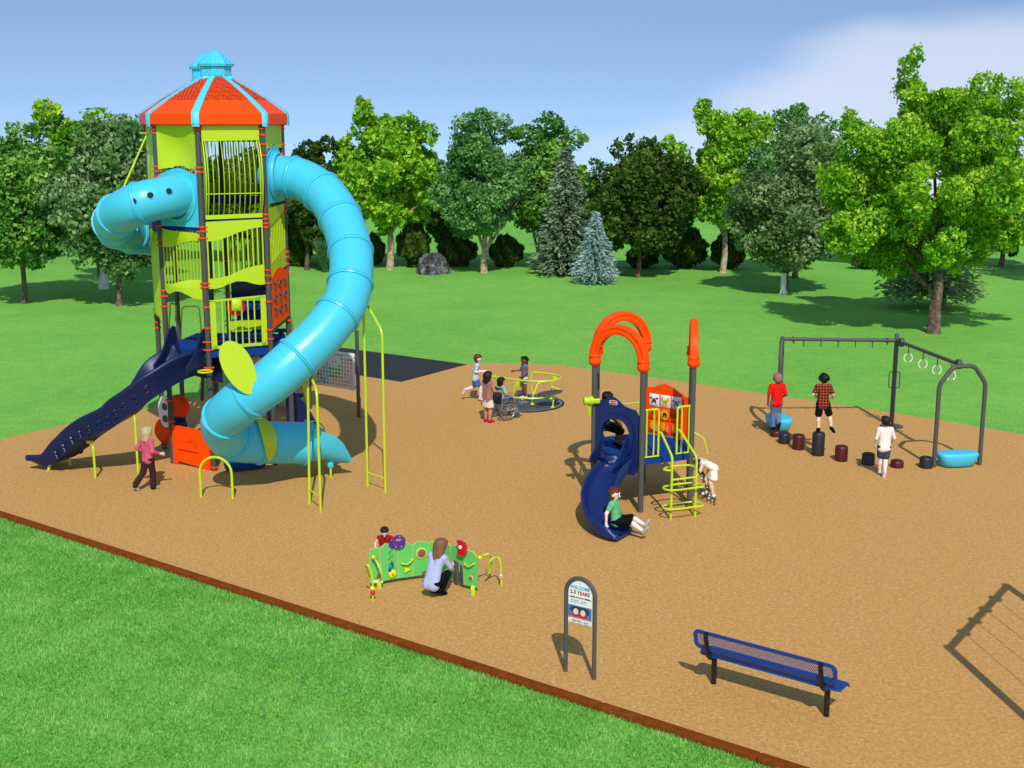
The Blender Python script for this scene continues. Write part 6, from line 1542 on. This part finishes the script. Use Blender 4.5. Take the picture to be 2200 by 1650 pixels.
    # a second row further back closes most of the gaps
    far=[(330,560,240,440,330,'leaf_mid','green tree standing far back behind the tower'),(500,562,420,600,320,'leaf_dark','dark tree standing far back between the tower posts'),(600,565,540,680,360,'leaf_mid','green tree far back left of the curving tube'),
         (715,565,660,775,340,'leaf_dark','olive tree far back left of the bright maple'),(960,562,900,1010,400,'leaf_mid','low green tree far back between maple and birch'),(1265,565,1215,1300,345,'leaf_bright','yellow green tree peeping out right of the grey spruce'),
         (1440,562,1385,1500,330,'leaf_mid','green tree far back behind the dark maple'),(1850,570,1790,1910,330,'leaf_birch','blue green tree far back left of the large maple'),(2150,575,2060,2260,380,'leaf_dark','dark tree far back behind the large maple'),(20,565,-60,90,360,'leaf_dark','dark tree far back at the left edge')]
    for i,(px,py,x0,x1,yt,m) in enumerate([(-190,600,-330,-60,290,'leaf_mid'),(-420,620,-590,-260,270,'leaf_bright'),(-330,565,-450,-200,330,'leaf_dark'),(2380,610,2240,2520,260,'leaf_mid'),(2600,580,2450,2750,300,'leaf_dark')]):
        T('round',['tree just outside the left edge','bright tree further left of the frame','dark tree behind the trees left of the frame','tree just outside the right edge','dark tree further right of the frame'][i],(px,py),(x0,x1,yt,560),m,6000,.38,140+i,tr=.14,nb=30,blob=.32,group='trees of the back row')
    for i,(px,py,x0,x1,yt,m,lab) in enumerate(far):
        T('round',lab,(px,py),(x0,x1,yt,535),m,5000,.40,40+i,tr=.14,nb=26,blob=.34,group='trees of the back row')
    sh=[(640,572,612,668,478,571,'behind the left edge of the tube slide'),(727,571,688,762,470,570,'inside the bend of the tube slide'),(808,568,776,828,500,567,'left of the bright maple trunk'),(890,574,857,926,466,572,'left of the rock'),(985,571,945,1026,500,570,'right of the rock'),
        (1082,573,1050,1122,504,571,'right of the birch trunk'),(1378,575,1345,1412,525,574,'behind the dark maple trunk'),(1468,575,1424,1520,484,574,'between dark maple and bright maple'),(1570,576,1528,1602,495,575,'behind the bright maple trunk'),(1862,578,1832,1898,535,577,'left of the large maple'),(560,575,530,590,500,574,'seen through the tower posts')]
    for i,(px,py,x0,x1,y0,y1,lab) in enumerate(sh):
        T('shrub','dark olive arborvitae bush '+lab,(px,py),(x0,x1,y0,y1),'leaf_bush',3600,.26,70+i,name='arborvitae_bush',group='dark bushes behind the lawn',cat='bush')
    T('reed','feathery ornamental grass clump inside the bend of the tube slide',(697,585),(672,722,520,583),'leaf_reed',2500,.5,90,name='ornamental_grass',group=None,cat='plant')
    # rock
    b=G(928,588); rng=random.Random(5); mb=MB(); n=26; m_=12
    for j in range(m_+1):
        for i in range(n):
            a=2*math.pi*i/n; f=math.pi*.5*j/m_; x=math.cos(a)*math.cos(f)**.7; y=math.sin(a)*math.cos(f)**.7; z=math.sin(f)**.8
            k=1+.13*math.sin(3*a+1)+.09*math.sin(5*a+z*6)+.07*math.sin(9*a+z*11)+rng.uniform(-.03,.03)
            mb.v.append((b.x+x*.84*k,b.y+y*.6*k,z*1.0*(1+.10*math.sin(2*a+.5)+.05*math.sin(6*a)+rng.uniform(-.02,.02))-.02))
    for j in range(m_):
        for i in range(n): mb.f.append([j*n+i,j*n+(i+1)%n,(j+1)*n+(i+1)%n,(j+1)*n+i]); mb.m.append(0)
    o=mb.build('boulder',M['rock'],angle=25); rebase(o,b); tag(o,'dark grey boulder on the lawn between two dark bushes','rock')
grove()

def near_grass():
    rng=np.random.default_rng(3); n=470000
    c0=G(0,1105); c1=G(1700,1650); d=(c1-c0).normalized(); nn=Vector((d.y,-d.x,0))
    L_=(G(1900,1714)-G(-420,970)).length; o=G(-420,970)
    # more blades close to the camera
    u=rng.random(n)*L_; v=rng.random(n)**1.15*10.0+.16
    x=o.x+d.x*u+nn.x*v; y=o.y+d.y*u+nn.y*v
    zc=y*CP+CAM_H*SP; pyv=825+F_PX*(CAM_H*CP-y*SP)/zc; pxv=1100+F_PX*x/zc
    e_=np.clip(np.minimum(pxv+420,1950-pyv)/300,0,1); k=rng.random(n)<e_**1.5; x=x[k]; y=y[k]; m=len(x)
    patch=.5+.25*np.sin(x*1.7+1.3*np.sin(y*1.1))*np.sin(y*2.1+np.sin(x*2.3))+.2*np.sin(x*5.1+y*3.3)*np.sin(y*6.3-x*2.2)
    h=rng.uniform(.025,.06,m)*(.8+.5*patch); a=rng.uniform(0,2*math.pi,m); w=rng.uniform(.005,.009,m); lean=rng.uniform(.2,1.1,m); a2=a+rng.normal(size=m)*.5+math.pi/2
    b=np.stack([x,y,np.full(m,.0)],1); s=np.stack([np.cos(a)*w,np.sin(a)*w,np.zeros(m)],1); t=np.stack([x+np.cos(a2)*h*lean,y+np.sin(a2)*h*lean,h],1)
    V=np.stack([b-s,b+s,t],1).reshape(-1,3); F=np.arange(m*3)
    me=bpy.data.meshes.new('grass'); me.vertices.add(len(V)); me.vertices.foreach_set('co',V.ravel().astype(np.float32)); me.loops.add(len(F)); me.loops.foreach_set('vertex_index',F.astype(np.int32))
    me.polygons.add(m); me.polygons.foreach_set('loop_start',np.arange(0,m*3,3,dtype=np.int32)); me.polygons.foreach_set('loop_total',np.full(m,3,dtype=np.int32)); me.materials.append(M['grass_blade']); me.update()
    at=me.attributes.new('tint','FLOAT','FACE'); at.data.foreach_set('value',np.clip(.22+.5*patch+rng.normal(size=m)*.22,0,1).astype(np.float32))
    ob=bpy.data.objects.new('grass',me); COL.objects.link(ob); tag(ob,'short green grass blades of the near lawn in front of the timber edging','grass',kind='stuff')
near_grass()
